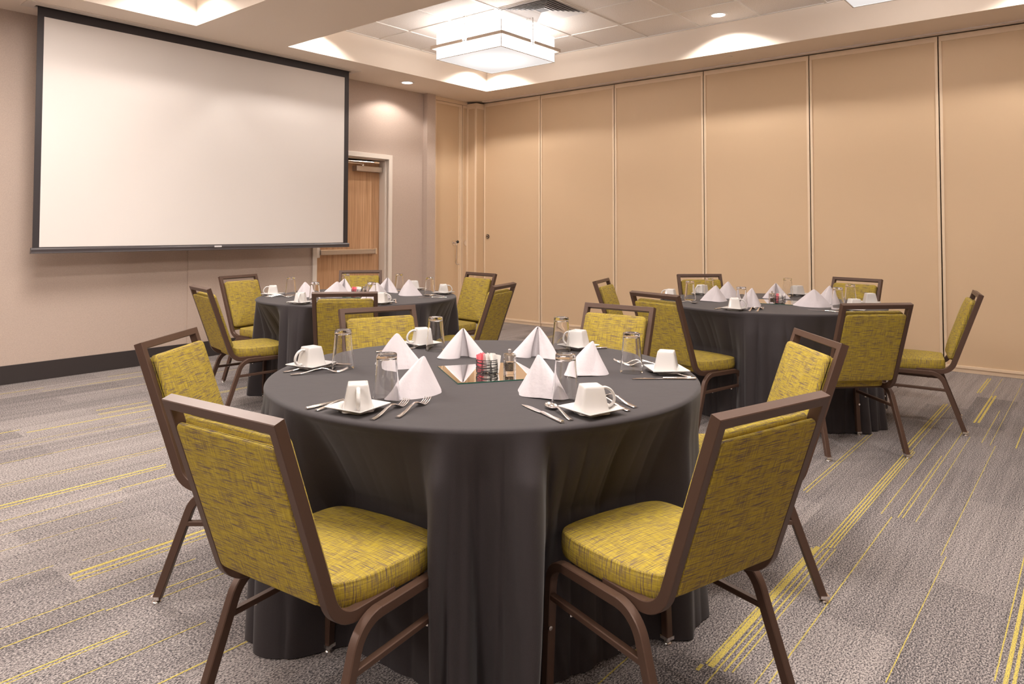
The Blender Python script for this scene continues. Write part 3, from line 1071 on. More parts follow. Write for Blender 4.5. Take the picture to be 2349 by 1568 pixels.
# deep pleats of the lobe that hangs between the two nearest chairs: angle, width (deg), height
EXTRA = {'1': [(221.5, 2.8, -1.6), (231.0, 4.0, 0.9), (212.0, 3.0, 0.8), (217.0, 1.2, -0.6)], '2': [(205, 3, -1.0), (213, 4, 0.8)], '3': [(200, 3, -1.1), (208, 4, 0.8), (224, 2.5, -0.9)]}
def cloth(tn, seed, label):
    cx_, cy_ = TABLES[tn]
    rr = random.Random(seed)
    NT, NZ = 900, 54
    # fold field: sum of sharpened waves whose phase wanders with the angle
    comps = [(rr.choice([15, 16]), rr.uniform(0, 6.28), 0.75, rr.uniform(0, 6.28)), (rr.choice([29, 32]), rr.uniform(0, 6.28), 0.70, rr.uniform(0, 6.28)),
             (rr.choice([53, 59]), rr.uniform(0, 6.28), 0.25, rr.uniform(0, 6.28)), (6, rr.uniform(0, 6.28), 0.6, rr.uniform(0, 6.28))]
    def fold(a, t_):
        s = 0
        for (k_, p, w_, q) in comps:
            ph = k_*a + p + 1.5*math.sin(2*a+q) + 1.1*math.sin(5*a+2*q) + 0.8*t_*math.sin(3*a+p)
            mod = 0.55+0.45*math.sin(4*a+3*q+t_)
            c_ = abs(math.cos(ph*0.5))**0.62*2-1
            s += w_*(c_*mod if k_ > 6 else 0.7*math.cos(ph))
        for (ac, wd_, dp) in EXTRA.get(tn, ()):
            d_ = (math.degrees(a)-ac+180) % 360-180
            s += dp*math.exp(-(d_/wd_)**2)
        return s
    chairs = []
    for cn, (x, y, h) in CHAIRS.items():
        if cn[0] == {'1': 'C', '2': 'D', '3': 'E'}[tn]:
            hr = math.radians(h)
            chairs.append((x-cx_, y-cy_, math.cos(hr), math.sin(hr), (0.172, 0.250) if cn == 'C1' else (0.215, 0.315), (0.195, 0.30) if cn == 'C2' else (0.215, 0.315)))
    vs, fs = [], []
    # flat top rings
    tops = [0.0, 0.25, 0.5, 0.70, 0.742, 0.752]
    er = 0.012
    vs.append((0, 0, TH))
    for r in tops[1:]:
        for i in range(NT):
            a = 2*PI*i/NT
            vs.append((r*math.cos(a), r*math.sin(a), TH))
    nrings = len(tops)-1
    zs_ = []
    for k_ in range(1, 5):
        s = k_/4*PI/2
        zs_.append((0.752+er*math.sin(s), TH-er*(1-math.cos(s)), 0.0))
    z_low = 0.004
    for k_ in range(1, NZ+1):
        f = (k_/NZ)**0.9
        zs_.append((0.764, TH-er-(TH-er-z_low)*f, f))
    for (r0, z, f) in zs_:
        rad = []
        for i in range(NT):
            a = 2*PI*i/NT
            if f <= 0:
                rad.append(r0)
                continue
            amp = 0.012+0.032*f**0.6
            fo = fold(a, f)
            r = r0 + 0.026*f + amp*(fo-0.25)*min(1, f*6.0)
            # seat fronts hold the cloth back
            pr = 0.0
            for (px, py, ch_, sh_, rs_, ls_) in chairs:
                dx, dy = r*math.cos(a)-px, r*math.sin(a)-py
                lx = ch_*dx+sh_*dy
                ly = -sh_*dx+ch_*dy
                if abs(lx) < 0.40 and ly < 0.9:
                    # radius at which this direction meets the plane of the seat front
                    dcx, dcy = math.cos(a), math.sin(a)
                    den = -sh_*dcx+ch_*dcy
                    oy = -(-sh_*px+ch_*py)
                    if abs(den) > 1e-3:
                        rt_ = ((0.250)-oy)/den
                        if 0.2 < rt_ < r:
                            lo = min(1, max(0, (0.46-z)/0.46))
                            e1 = 0.045*lo if rs_[0] < 0.2 else 0.0
                            e2 = 0.095*lo if ls_[0] < 0.2 else 0.0
                            w_ = 1-(sstep(rs_[0]+e1, rs_[1]+e1, lx) if lx > 0 else sstep(ls_[0]+e2, ls_[1]+e2, -lx))
                            hgt = min(1, max(0, (TH-z)/(TH-0.465)))**0.85
                            # folds keep some relief where they lie against the seat front
                            pr = max(pr, (r-rt_-0.35*amp*fo)*w_*hgt)
            r = r-pr
            rad.append(r)
        for i in range(NT):
            a = 2*PI*i/NT
            vs.append((rad[i]*math.cos(a), rad[i]*math.sin(a), z))
    tot = nrings+len(zs_)
    for i in range(NT):
        fs.append((0, 1+i, 1+(i+1) % NT))
    for j in range(tot-1):
        b0 = 1+j*NT
        for i in range(NT):
            fs.append((b0+i, b0+NT+i, b0+NT+(i+1) % NT, b0+(i+1) % NT))
    me = bpy.data.meshes.new('tablecloth')
    me.from_pydata(vs, [], fs)
    me.polygons.foreach_set('use_smooth', [True]*len(me.polygons))
    me.materials.append(M['linen'])
    me.update()
    o = bpy.data.objects.new('tablecloth', me)
    C.objects.link(o)
    o.location = (cx_, cy_, 0)
    return tag(o, label, 'tablecloth', 'black floor-length tablecloths')
cloth('1', 11, 'black floor-length cloth on the big round table in front')
cloth('2', 23, 'black floor-length cloth on the round table below the screen')
cloth('3', 37, 'black floor-length cloth on the round table by the tan partition')

# ------------------------------------------------------------------ tableware prototypes
def sq_ring(side, rc, z, per=6):
    r = rc
    out = []
    for cx_, cy_, a0 in ((1, 1, 0), (-1, 1, 90), (-1, -1, 180), (1, -1, 270)):
        for i in range(per):
            a = math.radians(a0+90*i/(per-1))
            out.append((cx_*(side/2-r)+r*math.cos(a), cy_*(side/2-r)+r*math.sin(a), z))
    return out

def loft(mb, rings, cap0=True, cap1=True, T=None):
    n = len(rings[0])
    vs = [Vector(p) for R in rings for p in R]
    if T is not None:
        vs = [T @ p for p in vs]
    fs = []
    for j in range(len(rings)-1):
        for i in range(n):
            a, b = j*n+i, j*n+(i+1) % n
            fs.append((a, b, b+n, a+n))
    if cap0:
        fs.append(tuple(range(n))[::-1])
    if cap1:
        fs.append(tuple((len(rings)-1)*n+i for i in range(n)))
    mb.add(vs, fs)
    return mb

def make_saucer(label):
    mb = MB()
    s = 0.134
    rings = [sq_ring(0.070, 0.008, 0.0), sq_ring(0.074, 0.008, 0.0005), sq_ring(0.078, 0.008, 0.004), sq_ring(s-0.006, 0.004, 0.0145), sq_ring(s, 0.004, 0.0165),
             sq_ring(s, 0.004, 0.0185), sq_ring(s-0.003, 0.004, 0.0192), sq_ring(s-0.008, 0.004, 0.0178), sq_ring(0.082, 0.008, 0.0068), sq_ring(0.074, 0.008, 0.0055), sq_ring(0.02, 0.004, 0.0055)]
    loft(mb, rings)
    return tag(mb.build('saucer', M['china'], smooth=35), label, 'saucer')

def make_cup(label):
    """cup turned upside down on its rim, square with soft corners; handle on -y side"""
    t = thing('coffee_cup', label, 'cup')
    H = 0.075
    mb = MB()
    w = 0.0035
    prof = [(0.0900, 0.016, 0.0), (0.0892, 0.016, 0.0015), (0.0835, 0.013, 0.010), (0.0765, 0.010, 0.025), (0.0705, 0.008, 0.040), (0.0640, 0.0065, 0.057), (0.0590, 0.0060, 0.069), (0.0560, 0.0055, H-0.001),
            (0.0535, 0.005, H), (0.0475, 0.005, H), (0.0455, 0.005, H-0.0022), (0.010, 0.003, H-0.0022)]
    inner = [(0.0872, 0.0145, 0.0), (0.0810, 0.012, 0.007), (0.0715, 0.009, 0.025), (0.0620, 0.007, 0.048), (0.053, 0.006, 0.066), (0.02, 0.005, 0.068)]
    rings = [sq_ring(s-0.000, r, z) for (s, r, z) in inner[::-1]] + [sq_ring(s, r, z) for (s, r, z) in prof]
    loft(mb, rings)
    body = mb.build('cup_body', M['china'], t, smooth=40)
    # handle: a flat ear on -y
    pts = [(0, -0.0300, 0.064), (0, -0.042, 0.066), (0, -0.058, 0.058), (0, -0.068, 0.042), (0, -0.068, 0.026), (0, -0.056, 0.014), (0, -0.041, 0.014)]
    cp = catmull(pts, 5)
    mb = MB()
    vs, fs = [], []
    for i, p in enumerate(cp):
        tg = cp[min(i+1, len(cp)-1)]-cp[max(i-1, 0)]
        tg /= np.linalg.norm(tg)
        nb = np.array((0, -tg[2], tg[1]))
        for q in range(10):
            a = 2*PI*q/10
            vs.append(tuple(p + np.array((1, 0, 0))*0.0062*math.cos(a) + nb*0.0042*math.sin(a)))
    for i in range(len(cp)-1):
        for q in range(10):
            fs.append((i*10+q, i*10+(q+1) % 10, (i+1)*10+(q+1) % 10, (i+1)*10+q))
    fs += [tuple(range(10))[::-1], tuple((len(cp)-1)*10+q for q in range(10))]
    mb.add(vs, fs)
    mb.build('handle', M['china'], t, smooth=60)
    mb = MB()
    T = Matrix.Translation((0, 0, H-0.0024)) 
    ring = []
    n = 24
    for (rx, ry) in ((0.0125, 0.0085), (0.0133, 0.0093)):
        ring.append([(rx*math.cos(2*PI*i/n), ry*math.sin(2*PI*i/n), 0) for i in range(n)])
    vs = ring[0]+ring[1]
    mb.add([T @ Vector(v) for v in vs], [(i, (i+1) % n, n+(i+1) % n, n+i) for i in range(n)])
    for (a, b, c_, d) in ((-0.0045, -0.003, -0.004, 0.004), (-0.0062, -0.0012, 0.0028, 0.004), (0.0012, 0.0022, -0.004, 0.004), (0.0012, 0.0055, -0.004, -0.003)):
        mb.add([T @ Vector(v) for v in ((a, c_, 0), (b, c_, 0), (b, d, 0), (a, d, 0))], [(0, 1, 2, 3)])
    mb.build('backstamp', M['stamp'], body)
    return t

def make_glass(label):
    H = 0.143
    outer = [(0.0425, 0.0), (0.0428, 0.0008), (0.0418, 0.010), (0.0372, 0.055), (0.0338, 0.090), (0.0325, 0.108), (0.0315, 0.122), (0.0312, 0.126), (0.0315, 0.131), (0.0312, H-0.003), (0.0298, H), (0.022, H), (0.019, H-0.002), (0.0, H-0.0022)]
    inner = [(0.0, 0.129), (0.022, 0.129), (0.0285, 0.126), (0.0297, 0.108), (0.0312, 0.090), (0.0348, 0.055), (0.0398, 0.010), (0.0410, 0.0006), (0.0425, 0.0)]
    mb = MB()
    mb.lathe(inner+outer[1:], 40)
    return tag(mb.build('water_glass', M['glass'], smooth=50), label, 'glass')

def make_napkin(label, seed, wide=1.0, hgt=0.118):
    """cotton napkin standing as a cone over an open curve whose two ends roll inwards (+y is the open side)"""
    rr = random.Random(seed)
    half = [(0.0, -0.050), (0.032, -0.041), (0.066, -0.018), (0.092, 0.012), (0.101, 0.034), (0.093, 0.051), (0.070, 0.060), (0.044, 0.060), (0.024, 0.051), (0.018, 0.036), (0.028, 0.026), (0.040, 0.031), (0.040, 0.041), (0.031, 0.043)]
    asym = rr.uniform(-0.10, 0.10)
    L = [(-x*wide*(1+asym), y*(1-asym*0.4)) for (x, y) in half[::-1]] + [(x*wide*(1-asym), y*(1+asym*0.4)) for (x, y) in half[1:]]
    cv = catmull(L, 7)
    n = len(cv)
    apex = np.array((rr.uniform(-0.006, 0.006), 0.004+rr.uniform(-0.006, 0.006)))
    NR = 26
    ph = [rr.uniform(0, 6.28) for _ in range(6)]
    th = 0.0028
    outer, inner = [], []
    for j in range(NR+1):
        t_ = j/NR
        s = (1-t_)**(0.93) * 0.925 + 0.075*(1-t_*0.25)
        z = hgt*(t_**0.97)
        if j == NR:
            z = hgt*0.995
        Q = []
        for i, p in enumerate(cv):
            u = i/(n-1)
            end = abs(u-0.5)*2
            # rolled ends fade out towards the top
            q = apex+(p-apex)*s
            w_ = (1-t_)**0.6*(0.0085*(abs(math.sin(6.5*u+ph[0]+0.5*t_))**0.7-0.6)+0.0050*(abs(math.sin(14*u+ph[1]-0.8*t_))**0.6-0.6)) + 0.0040*math.sin(PI*t_)*math.sin(4*u*PI+ph[2]) - 0.0035*math.exp(-((u-0.5-0.06*math.sin(ph[4]))/0.035)**2)*(1-t_*0.5)*-1
            for (uc, dp, wd_) in ((0.30+0.05*math.sin(ph[5]), 0.0075, 0.030), (0.44+0.04*math.sin(ph[3]), 0.0055, 0.022), (0.66+0.05*math.sin(ph[4]), 0.0080, 0.032), (0.57, 0.004, 0.02)):
                w_ -= dp*(0.35+0.65*(1-t_))*math.exp(-((u-uc)/wd_)**2)
            d = p-apex
            d = d/np.linalg.norm(d)
            q = q + d*w_
            zz = z
            if t_ < 0.12:
                zz += 0.004*max(0, math.sin(4*u*PI+ph[3]))*(1-t_/0.12)*(1 if end < 0.85 else 0)
            Q.append((q[0], q[1], zz))
        outer.append(Q)
    for j in range(NR+1):
        Q = []
        for i in range(n):
            a = np.array(outer[j][max(i-1, 0)][:2]); b = np.array(outer[j][min(i+1, n-1)][:2])
            tg = b-a
            L_ = np.linalg.norm(tg)+1e-9
            nr = np.array((-tg[1], tg[0]))/L_
            k_ = min(1.0, 0.35+1.3*(1-j/NR))
            Q.append((outer[j][i][0]+nr[0]*th*k_, outer[j][i][1]+nr[1]*th*k_, outer[j][i][2]-0.001*(j/NR)))
        inner.append(Q)
    vs = [p for R in outer for p in R]+[p for R in inner for p in R]
    off = (NR+1)*n
    fs = []
    for j in range(NR):
        for i in range(n-1):
            a = j*n+i
            fs.append((a, a+1, a+n+1, a+n))
            fs.append((off+a, off+a+n, off+a+n+1, off+a+1))
    for i in range(n-1):
        fs.append((i+1, i, off+i, off+i+1))
        a = NR*n+i
        fs.append((a, a+1, off+a+1, off+a))
    for j in range(NR):
        for e in (0, n-1):
            a = j*n+e
            fs.append((a, a+n, off+a+n, off+a) if e == 0 else (a+n, a, off+a, off+a+n))
    # soft cap closes the tip
    c0 = len(vs)
    vs.append((apex[0], apex[1], hgt+0.0015))
    for i in range(n-1):
        fs.append((NR*n+i, NR*n+i+1, c0))
    inn = catmull([(-0.070*wide, 0.036), (-0.040*wide, 0.030), (-0.014*wide, 0.020), (0.006*wide, 0.012), (0.024*wide, 0.024), (0.050*wide, 0.030), (0.072*wide, 0.034)], 5)
    c1 = len(vs)
    for j in range(NR):
        t_ = j/NR
        sc_ = (1-t_)*0.93+0.07
        for p in inn:
            q = apex+(np.array(p)-apex)*sc_
            vs.append((q[0], q[1]-0.002, 0.001+hgt*0.955*t_))
    m_ = len(inn)
    for j in range(NR-1):
        for i in range(m_-1):
            a = c1+j*m_+i
            fs.append((a, a+1, a+m_+1, a+m_))
    mb = MB()
    mb.add(vs, fs)
    return tag(mb.build('napkin', M['napkin'], smooth=70), label, 'napkin')

def ribbon(mb, st, th=0.0018, crown=0.0):
    """flat bar from stations (x, y centre, half width, z) with thickness"""
    vs, fs = [], []
    for (x, y, w_, z) in st:
        t2 = th/2
        vs += [(x, y-w_, z-t2*0.5), (x, y-w_*0.7, z-t2), (x, y+w_*0.7, z-t2), (x, y+w_, z-t2*0.5), (x, y+w_, z+t2*0.3), (x, y+w_*0.6, z+t2+crown), (x, y-w_*0.6, z+t2+crown), (x, y-w_, z+t2*0.3)]
    n = 8
    for i in range(len(st)-1):
        for q in range(n):
            fs.append((i*n+q, i*n+(q+1) % n, (i+1)*n+(q+1) % n, (i+1)*n+q))
    fs += [tuple(range(n))[::-1], tuple((len(st)-1)*n+q for q in range(n))]
    mb.add(vs, fs)

def make_fork(label):
    mb = MB()
    st = [(0.0, 0, 0.0065, 0.0030), (0.003, 0, 0.0078, 0.0030), (0.02, 0, 0.0075, 0.0035), (0.05, 0, 0.0055, 0.0070), (0.085, 0, 0.0036, 0.0150), (0.110, 0, 0.0030, 0.0180), (0.128, 0, 0.0034, 0.0150), (0.138, 0, 0.0075, 0.0105), (0.146, 0, 0.0118, 0.0065), (0.154, 0, 0.0125, 0.0038), (0.160, 0, 0.0125, 0.0028)]
    ribbon(mb, st, 0.0024, 0.0010)
    for k_ in (-1.5, -0.5, 0.5, 1.5):
        y = k_*0.0067
        ribbon(mb, [(0.159, y, 0.0023, 0.0028), (0.172, y, 0.0019, 0.0035), (0.186, y, 0.0017, 0.0068), (0.196, y, 0.0014, 0.0110), (0.203, y, 0.0008, 0.0150)], 0.0018)
    return tag(mb.build('fork', M['chrome'], smooth=50), label, 'fork')

def make_spoon(label):
    mb = MB()
    st = [(0.0, 0, 0.0060, 0.0030), (0.003, 0, 0.0074, 0.0030), (0.02, 0, 0.0068, 0.0040), (0.05, 0, 0.0048, 0.0085), (0.085, 0, 0.0032, 0.0140), (0.105, 0, 0.0030, 0.0135), (0.120, 0, 0.0040, 0.0095)]
    ribbon(mb, st, 0.0024, 0.0010)
    # bowl
    n, rings = 28, []
    for (s, z) in ((1.0, 0.0085), (0.86, 0.0055), (0.62, 0.0030), (0.30, 0.0016), (0.04, 0.0013)):
        rings.append([(0.143+0.027*s*math.cos(2*PI*i/n), 0.0175*s*math.sin(2*PI*i/n)*(1-0.12*math.cos(2*PI*i/n)), z+0.002*math.cos(2*PI*i/n)*s) for i in range(n)])
    up_ = [[(p[0], p[1], p[2]+0.0013) for p in R] for R in rings]
    loft(mb, rings[::-1]+up_, cap0=True, cap1=True)
    return tag(mb.build('spoon', M['chrome'], smooth=60), label, 'spoon')

def make_knife(label):
    mb = MB()
    ribbon(mb, [(0.0, 0, 0.0052, 0.0042), (0.003, 0, 0.0068, 0.0042), (0.05, 0, 0.0062, 0.0042), (0.110, 0, 0.0055, 0.0042), (0.114, 0, 0.0045, 0.0040)], 0.0062, 0.0004)
    st = [(0.113, 0.0, 0.0045, 0.0036), (0.120, 0.0005, 0.0075, 0.0034), (0.150, 0.0008, 0.0088, 0.0030), (0.185, 0.0010, 0.0092, 0.0026), (0.205, 0.0022, 0.0075, 0.0024), (0.216, 0.0045, 0.0042, 0.0022), (0.222, 0.0065, 0.0010, 0.0022)]
    ribbon(mb, st, 0.0014)
    return tag(mb.build('knife', M['chrome'], smooth=45), label, 'knife')

# ------------------------------------------------------------------ laying the tables
TB = {'1': 'the front table', '2': 'the screen table', '3': 'the partition table'}
# saucer/cup: table, x, y, saucer yaw, handle direction (deg, world), label bit
CUPS = [('1', 1.322, 1.639, 10, 232, 'on the saucer nearest the left front chair, handle towards us'),
        ('1', 1.732, 1.116, -14, 322, 'on the saucer nearest the right front chair, large handle to the right'),
        ('1', 1.615, 2.277, 12, 178, 'at the left edge of the front table, handle to the left'),
        ('1', 2.239, 2.331, -7, 152, 'behind a glass at the back left of the front table, handle left'),
        ('1', 2.399, 1.223, -45, 20, 'at the right edge of the front table, handle hidden'),
        ('1', 2.634, 1.764, -10, 100, 'half behind a glass, back right of the front table'),
        ('2', 3.1681, 4.9789, 20, 150, 'at the far left edge of the screen table, handle to the left'),
        ('2', 2.941, 4.2786, 15, 225, 'at the near left edge of the screen table, handle to us'),
        ('2', 3.3028, 3.8475, 5, 300, 'just right of the chair back at the screen table, handle right'),
        ('2', 4.2567, 4.5346, 5, 60, 'half hidden behind the rightmost napkin of the screen table'),
        ('2', 4.137, 4.0659, 10, 318, 'at the right edge of the screen table, handle to the right'),
        ('3', 4.9121, 2.4677, 10, 100, 'peeking over the angled chair back at the partition table'),
        ('3', 5.477, 2.4764, 15, 160, 'between two glasses in front of the back left chair, handle left'),
        ('3', 4.5479, 1.8336, 0, 290, 'at the near edge of the partition table by two forks, handle right'),
        ('3', 5.8916, 1.8602, 10, 60, 'right of the centre back glass on the partition table'),
        ('3', 4.9878, 1.2249, 5, 40, 'low behind the square-on chair back at the partition table'),
        ('3', 5.5165, 1.2528, 12, 30, 'alone at the right rim of the partition table')]
sp_ = cp_ = None
for (tn, x, y, yaw, hd, lb) in CUPS:
    l1 = 'square saucer under the cup ' + lb.split(', handle')[0].split(', large')[0]
    l2 = 'inverted white cup ' + lb
    hz = math.radians(hd+90)
    if sp_ is None:
        sp_ = make_saucer(l1)
        sp_.location = (x, y, TH); sp_.rotation_euler = (0, 0, math.radians(yaw))
        cp_ = make_cup(l2)
        cp_.location = (x, y, TH+0.0056); cp_.rotation_euler = (0, 0, hz)
        o1, o2 = sp_, cp_
    else:
        o1 = dup(sp_, (x, y, TH), math.radians(yaw), l1)
        o2 = dup(cp_, (x, y, TH+0.0056), hz, l2)
    o1['group'] = 'saucers on ' + TB[tn]
    o2['group'] = 'inverted coffee cups on ' + TB[tn]

GLS = [('1', 1.690, 2.185, 'beside the cup at the left edge of the front table'),
       ('1', 1.455, 1.669, 'in front of the near left napkin of the front table'),
       ('1', 2.197, 2.205, 'beside the back left cup of the front table'),
       ('1', 2.328, 1.326, 'before the back chair, right of the front table, over crossed forks'),
       ('1', 1.799, 1.250, 'against the near right napkin behind the big-handled cup'),
       ('1', 2.541, 1.788, 'half in front of the back right cup of the front table'),
       ('2', 3.2682, 4.8865, 'at the far left of the screen table by the left cup'),
       ('2', 3.0743, 4.3013, 'in front of the left napkin of the screen table'),
       ('2', 3.8377, 4.9321, 'behind a napkin, against the chair in front of the door'),
       ('2', 3.3284, 3.9854, 'above the middle of the nearest chair back at the screen table'),
       ('2', 4.1154, 4.5661, 'standing tall against the wall strip right of the door frame'),
       ('2', 3.9839, 4.069, 'at the right of the screen table over a spoon'),
       ('3', 4.9879, 2.3478, 'at the left of the partition table over crossed cutlery'),
       ('3', 5.3765, 2.3698, 'against the back left chair of the partition table'),
       ('3', 4.6822, 1.8404, 'in the middle near edge of the partition table, behind the cup'),
       ('3', 5.7558, 1.8936, 'at the centre back of the partition table before plain tan wall'),
       ('3', 5.0585, 1.3428, 'at the near right napkin of the partition table, the lower one'),
       ('3', 5.4122, 1.3537, 'against the back right chair of the partition table')]
gp_ = None
for (tn, x, y, lb) in GLS:
    l1 = 'inverted clear glass ' + lb
    if gp_ is None:
        gp_ = make_glass(l1)
        gp_.location = (x, y, TH)
        o1 = gp_
    else:
        o1 = dup(gp_, (x, y, TH), 0.3, l1)
    o1['group'] = 'inverted glasses on ' + TB[tn]

NAP = [('1', 1.832, 2.055, 22, 1, 'standing napkin at the left with its pointed left corner, front table'),
       ('1', 1.590, 1.655, 98, 2, 'largest near left napkin with long right tail, front table'),
       ('1', 2.172, 2.020, 232, 3, 'back left napkin with a rolled hem facing us, front table'),
       ('1', 2.365, 1.785, 205, 4, 'back right napkin split down its front, front table'),
       ('1', 1.815, 1.375, -20, 5, 'near right napkin curling open on its right side, front table'),
       ('1', 2.215, 1.420, 78, 6, 'right napkin with crumpled creases behind a glass, front table'),
       ('2', 3.2603, 4.6844, 30, 7, 'leftmost napkin of the screen table behind an inverted glass'),
       ('2', 3.43, 4.52, 50, 2, 'low napkin just above the nearest chair back, left half'),
       ('2', 3.722, 4.795, 215, 3, 'napkin with dark folded hollow beside the pink packets'),
       ('2', 3.50, 4.13, 60, 5, 'napkin behind a glass above the nearest chair back, right half'),
       ('2', 3.9469, 4.528, 220, 4, 'napkin below the white door frame on the screen table'),
       ('2', 3.8722, 4.1942, 22, 1, 'rightmost broad smooth napkin of the screen table'),
       ('3', 5.0301, 2.1674, 40, 6, 'left broad napkin of the partition table, in front of another'),
       ('3', 5.3357, 2.2015, 40, 1, 'napkin peeking from behind the left broad one, partition table'),
       ('3', 4.8557, 1.8299, 75, 5, 'napkin seen through the middle glass with open curl, partition table'),
       ('3', 5.5781, 1.9232, 215, 3, 'napkin rolled open behind the pepper mill, partition table'),
       ('3', 5.1039, 1.5097, 12, 2, 'largest right napkin with creased right side, partition table'),
       ('3', 5.42, 1.49, 50, 1, 'napkin peeking from behind the largest right one, partition table')]
npro = {}
for (tn, x, y, od, var, lb) in NAP:
    l1 = 'white ' + lb
    rz = math.radians(od-90)
    if var not in npro:
        npro[var] = make_napkin(l1, var, {2: 1.22, 5: 1.15}.get(var, 1.03), 0.118+0.006*math.sin(var*1.7))
        npro[var].location = (x, y, TH+0.0003)
        npro[var].rotation_euler = (0, 0, rz)
        o1 = npro[var]
    else:
        o1 = dup(npro[var], (x, y, TH+0.0003), rz, l1)
    o1['group'] = 'folded napkins on ' + TB[tn]

FLAT = [('1', 'fork', 1.4965, 2.2784, -13.0, 'nearer the left cup, of the two at the front table left edge'),
        ('1', 'fork', 1.4838, 2.2156, -28.3, 'nearest us of the two at the left edge of the front table'),
        ('1', 'knife', 1.640, 2.400, -56.0, 'seen through the glass beside the left edge cup'),
        ('1', 'knife', 1.2354, 1.7648, -1.5, 'with thick handle left of the near left cup'),
        ('1', 'spoon', 1.2422, 1.7262, 6.8, 'whose handle end shows under the near left saucer'),
        ('1', 'fork', 1.2814, 1.5288, 19.9, 'left one of the pair right of the near left cup'),
        ('1', 'fork', 1.3411, 1.4935, 21.1, 'right one of the pair right of the near left cup'),
        ('1', 'knife', 1.5938, 1.1177, 66.0, 'left of the spoon near the big-handled cup'),
        ('1', 'spoon', 1.6294, 1.1138, 58.5, 'with bright bowl left of the big-handled cup'),
        ('1', 'fork', 1.8655, 1.0497, 66.0, 'whose longer handle shows right of the big-handled cup'),
        ('1', 'fork', 1.8178, 1.044, 67.9, 'whose short handle end shows at the big-handled cup saucer'),
        ('1', 'spoon', 2.3759, 1.1154, 93.8, 'lying by the right edge saucer of the front table'),
        ('1', 'knife', 2.3582, 1.091, 128.8, 'lying in front of the spoon at the right edge of the front table'),
        ('1', 'fork', 2.5281, 1.2863, 114.6, 'farther of the crossed pair seen through the right glass'),
        ('1', 'fork', 2.5043, 1.2473, 113.8, 'nearer of the crossed pair seen through the right glass'),
        ('1', 'fork', 1.9944, 2.3574, -16.1, 'behind the left napkins near the back left saucer'),
        ('1', 'knife', 2.7174, 1.6696, 137.3, 'whose handle end shows by the back right saucer'),
        ('2', 'fork', 3.3527, 3.8042, 51.8, 'left one of the pair at the near edge of the screen table'),
        ('2', 'fork', 3.3964, 3.799, 52.1, 'right one of the pair at the near edge of the screen table'),
        ('2', 'knife', 3.9294, 3.8247, 122.1, 'below the rightmost glass of the screen table'),
        ('2', 'spoon', 3.995, 3.912, 117.6, 'inside the rightmost glass outline on the screen table'),
        ('2', 'knife', 2.92, 4.42, -13.3, 'left of the near left cup of the screen table'),
        ('2', 'fork', 3.075, 4.950, -45.0, 'under the left cup at the rim of the screen table, farther one'),
        ('2', 'fork', 3.055, 4.895, -45.0, 'under the left cup at the rim of the screen table, nearer one'),
        ('3', 'knife', 4.51, 1.95, -6.7, 'left of the near edge cup of the partition table'),
        ('3', 'fork', 4.53, 1.735, 9.4, 'left one of the pair at the near edge of the partition table'),
        ('3', 'fork', 4.545, 1.69, 10.2, 'right one of the pair at the near edge of the partition table'),
        ('3', 'knife', 4.8645, 1.2583, 85.0, 'before the largest right napkin of the partition table'),
        ('3', 'spoon', 4.8223, 2.3472, -110.7, 'under the left glass of the partition table')]
fl = {}
mk = {'fork': make_fork, 'spoon': make_spoon, 'knife': make_knife}
for (tn, kd, x, y, yaw, lb) in FLAT:
    l1 = 'silver ' + kd + ' ' + lb
    rz = math.radians(yaw)
    if kd not in fl:
        fl[kd] = mk[kd](l1)
        fl[kd].location = (x, y, TH)
        fl[kd].rotation_euler = (0, 0, rz)
        o1 = fl[kd]
    else:
        o1 = dup(fl[kd], (x, y, TH), rz, l1)
    o1['group'] = kd.replace('knife', 'knive') + 's on ' + TB[tn]

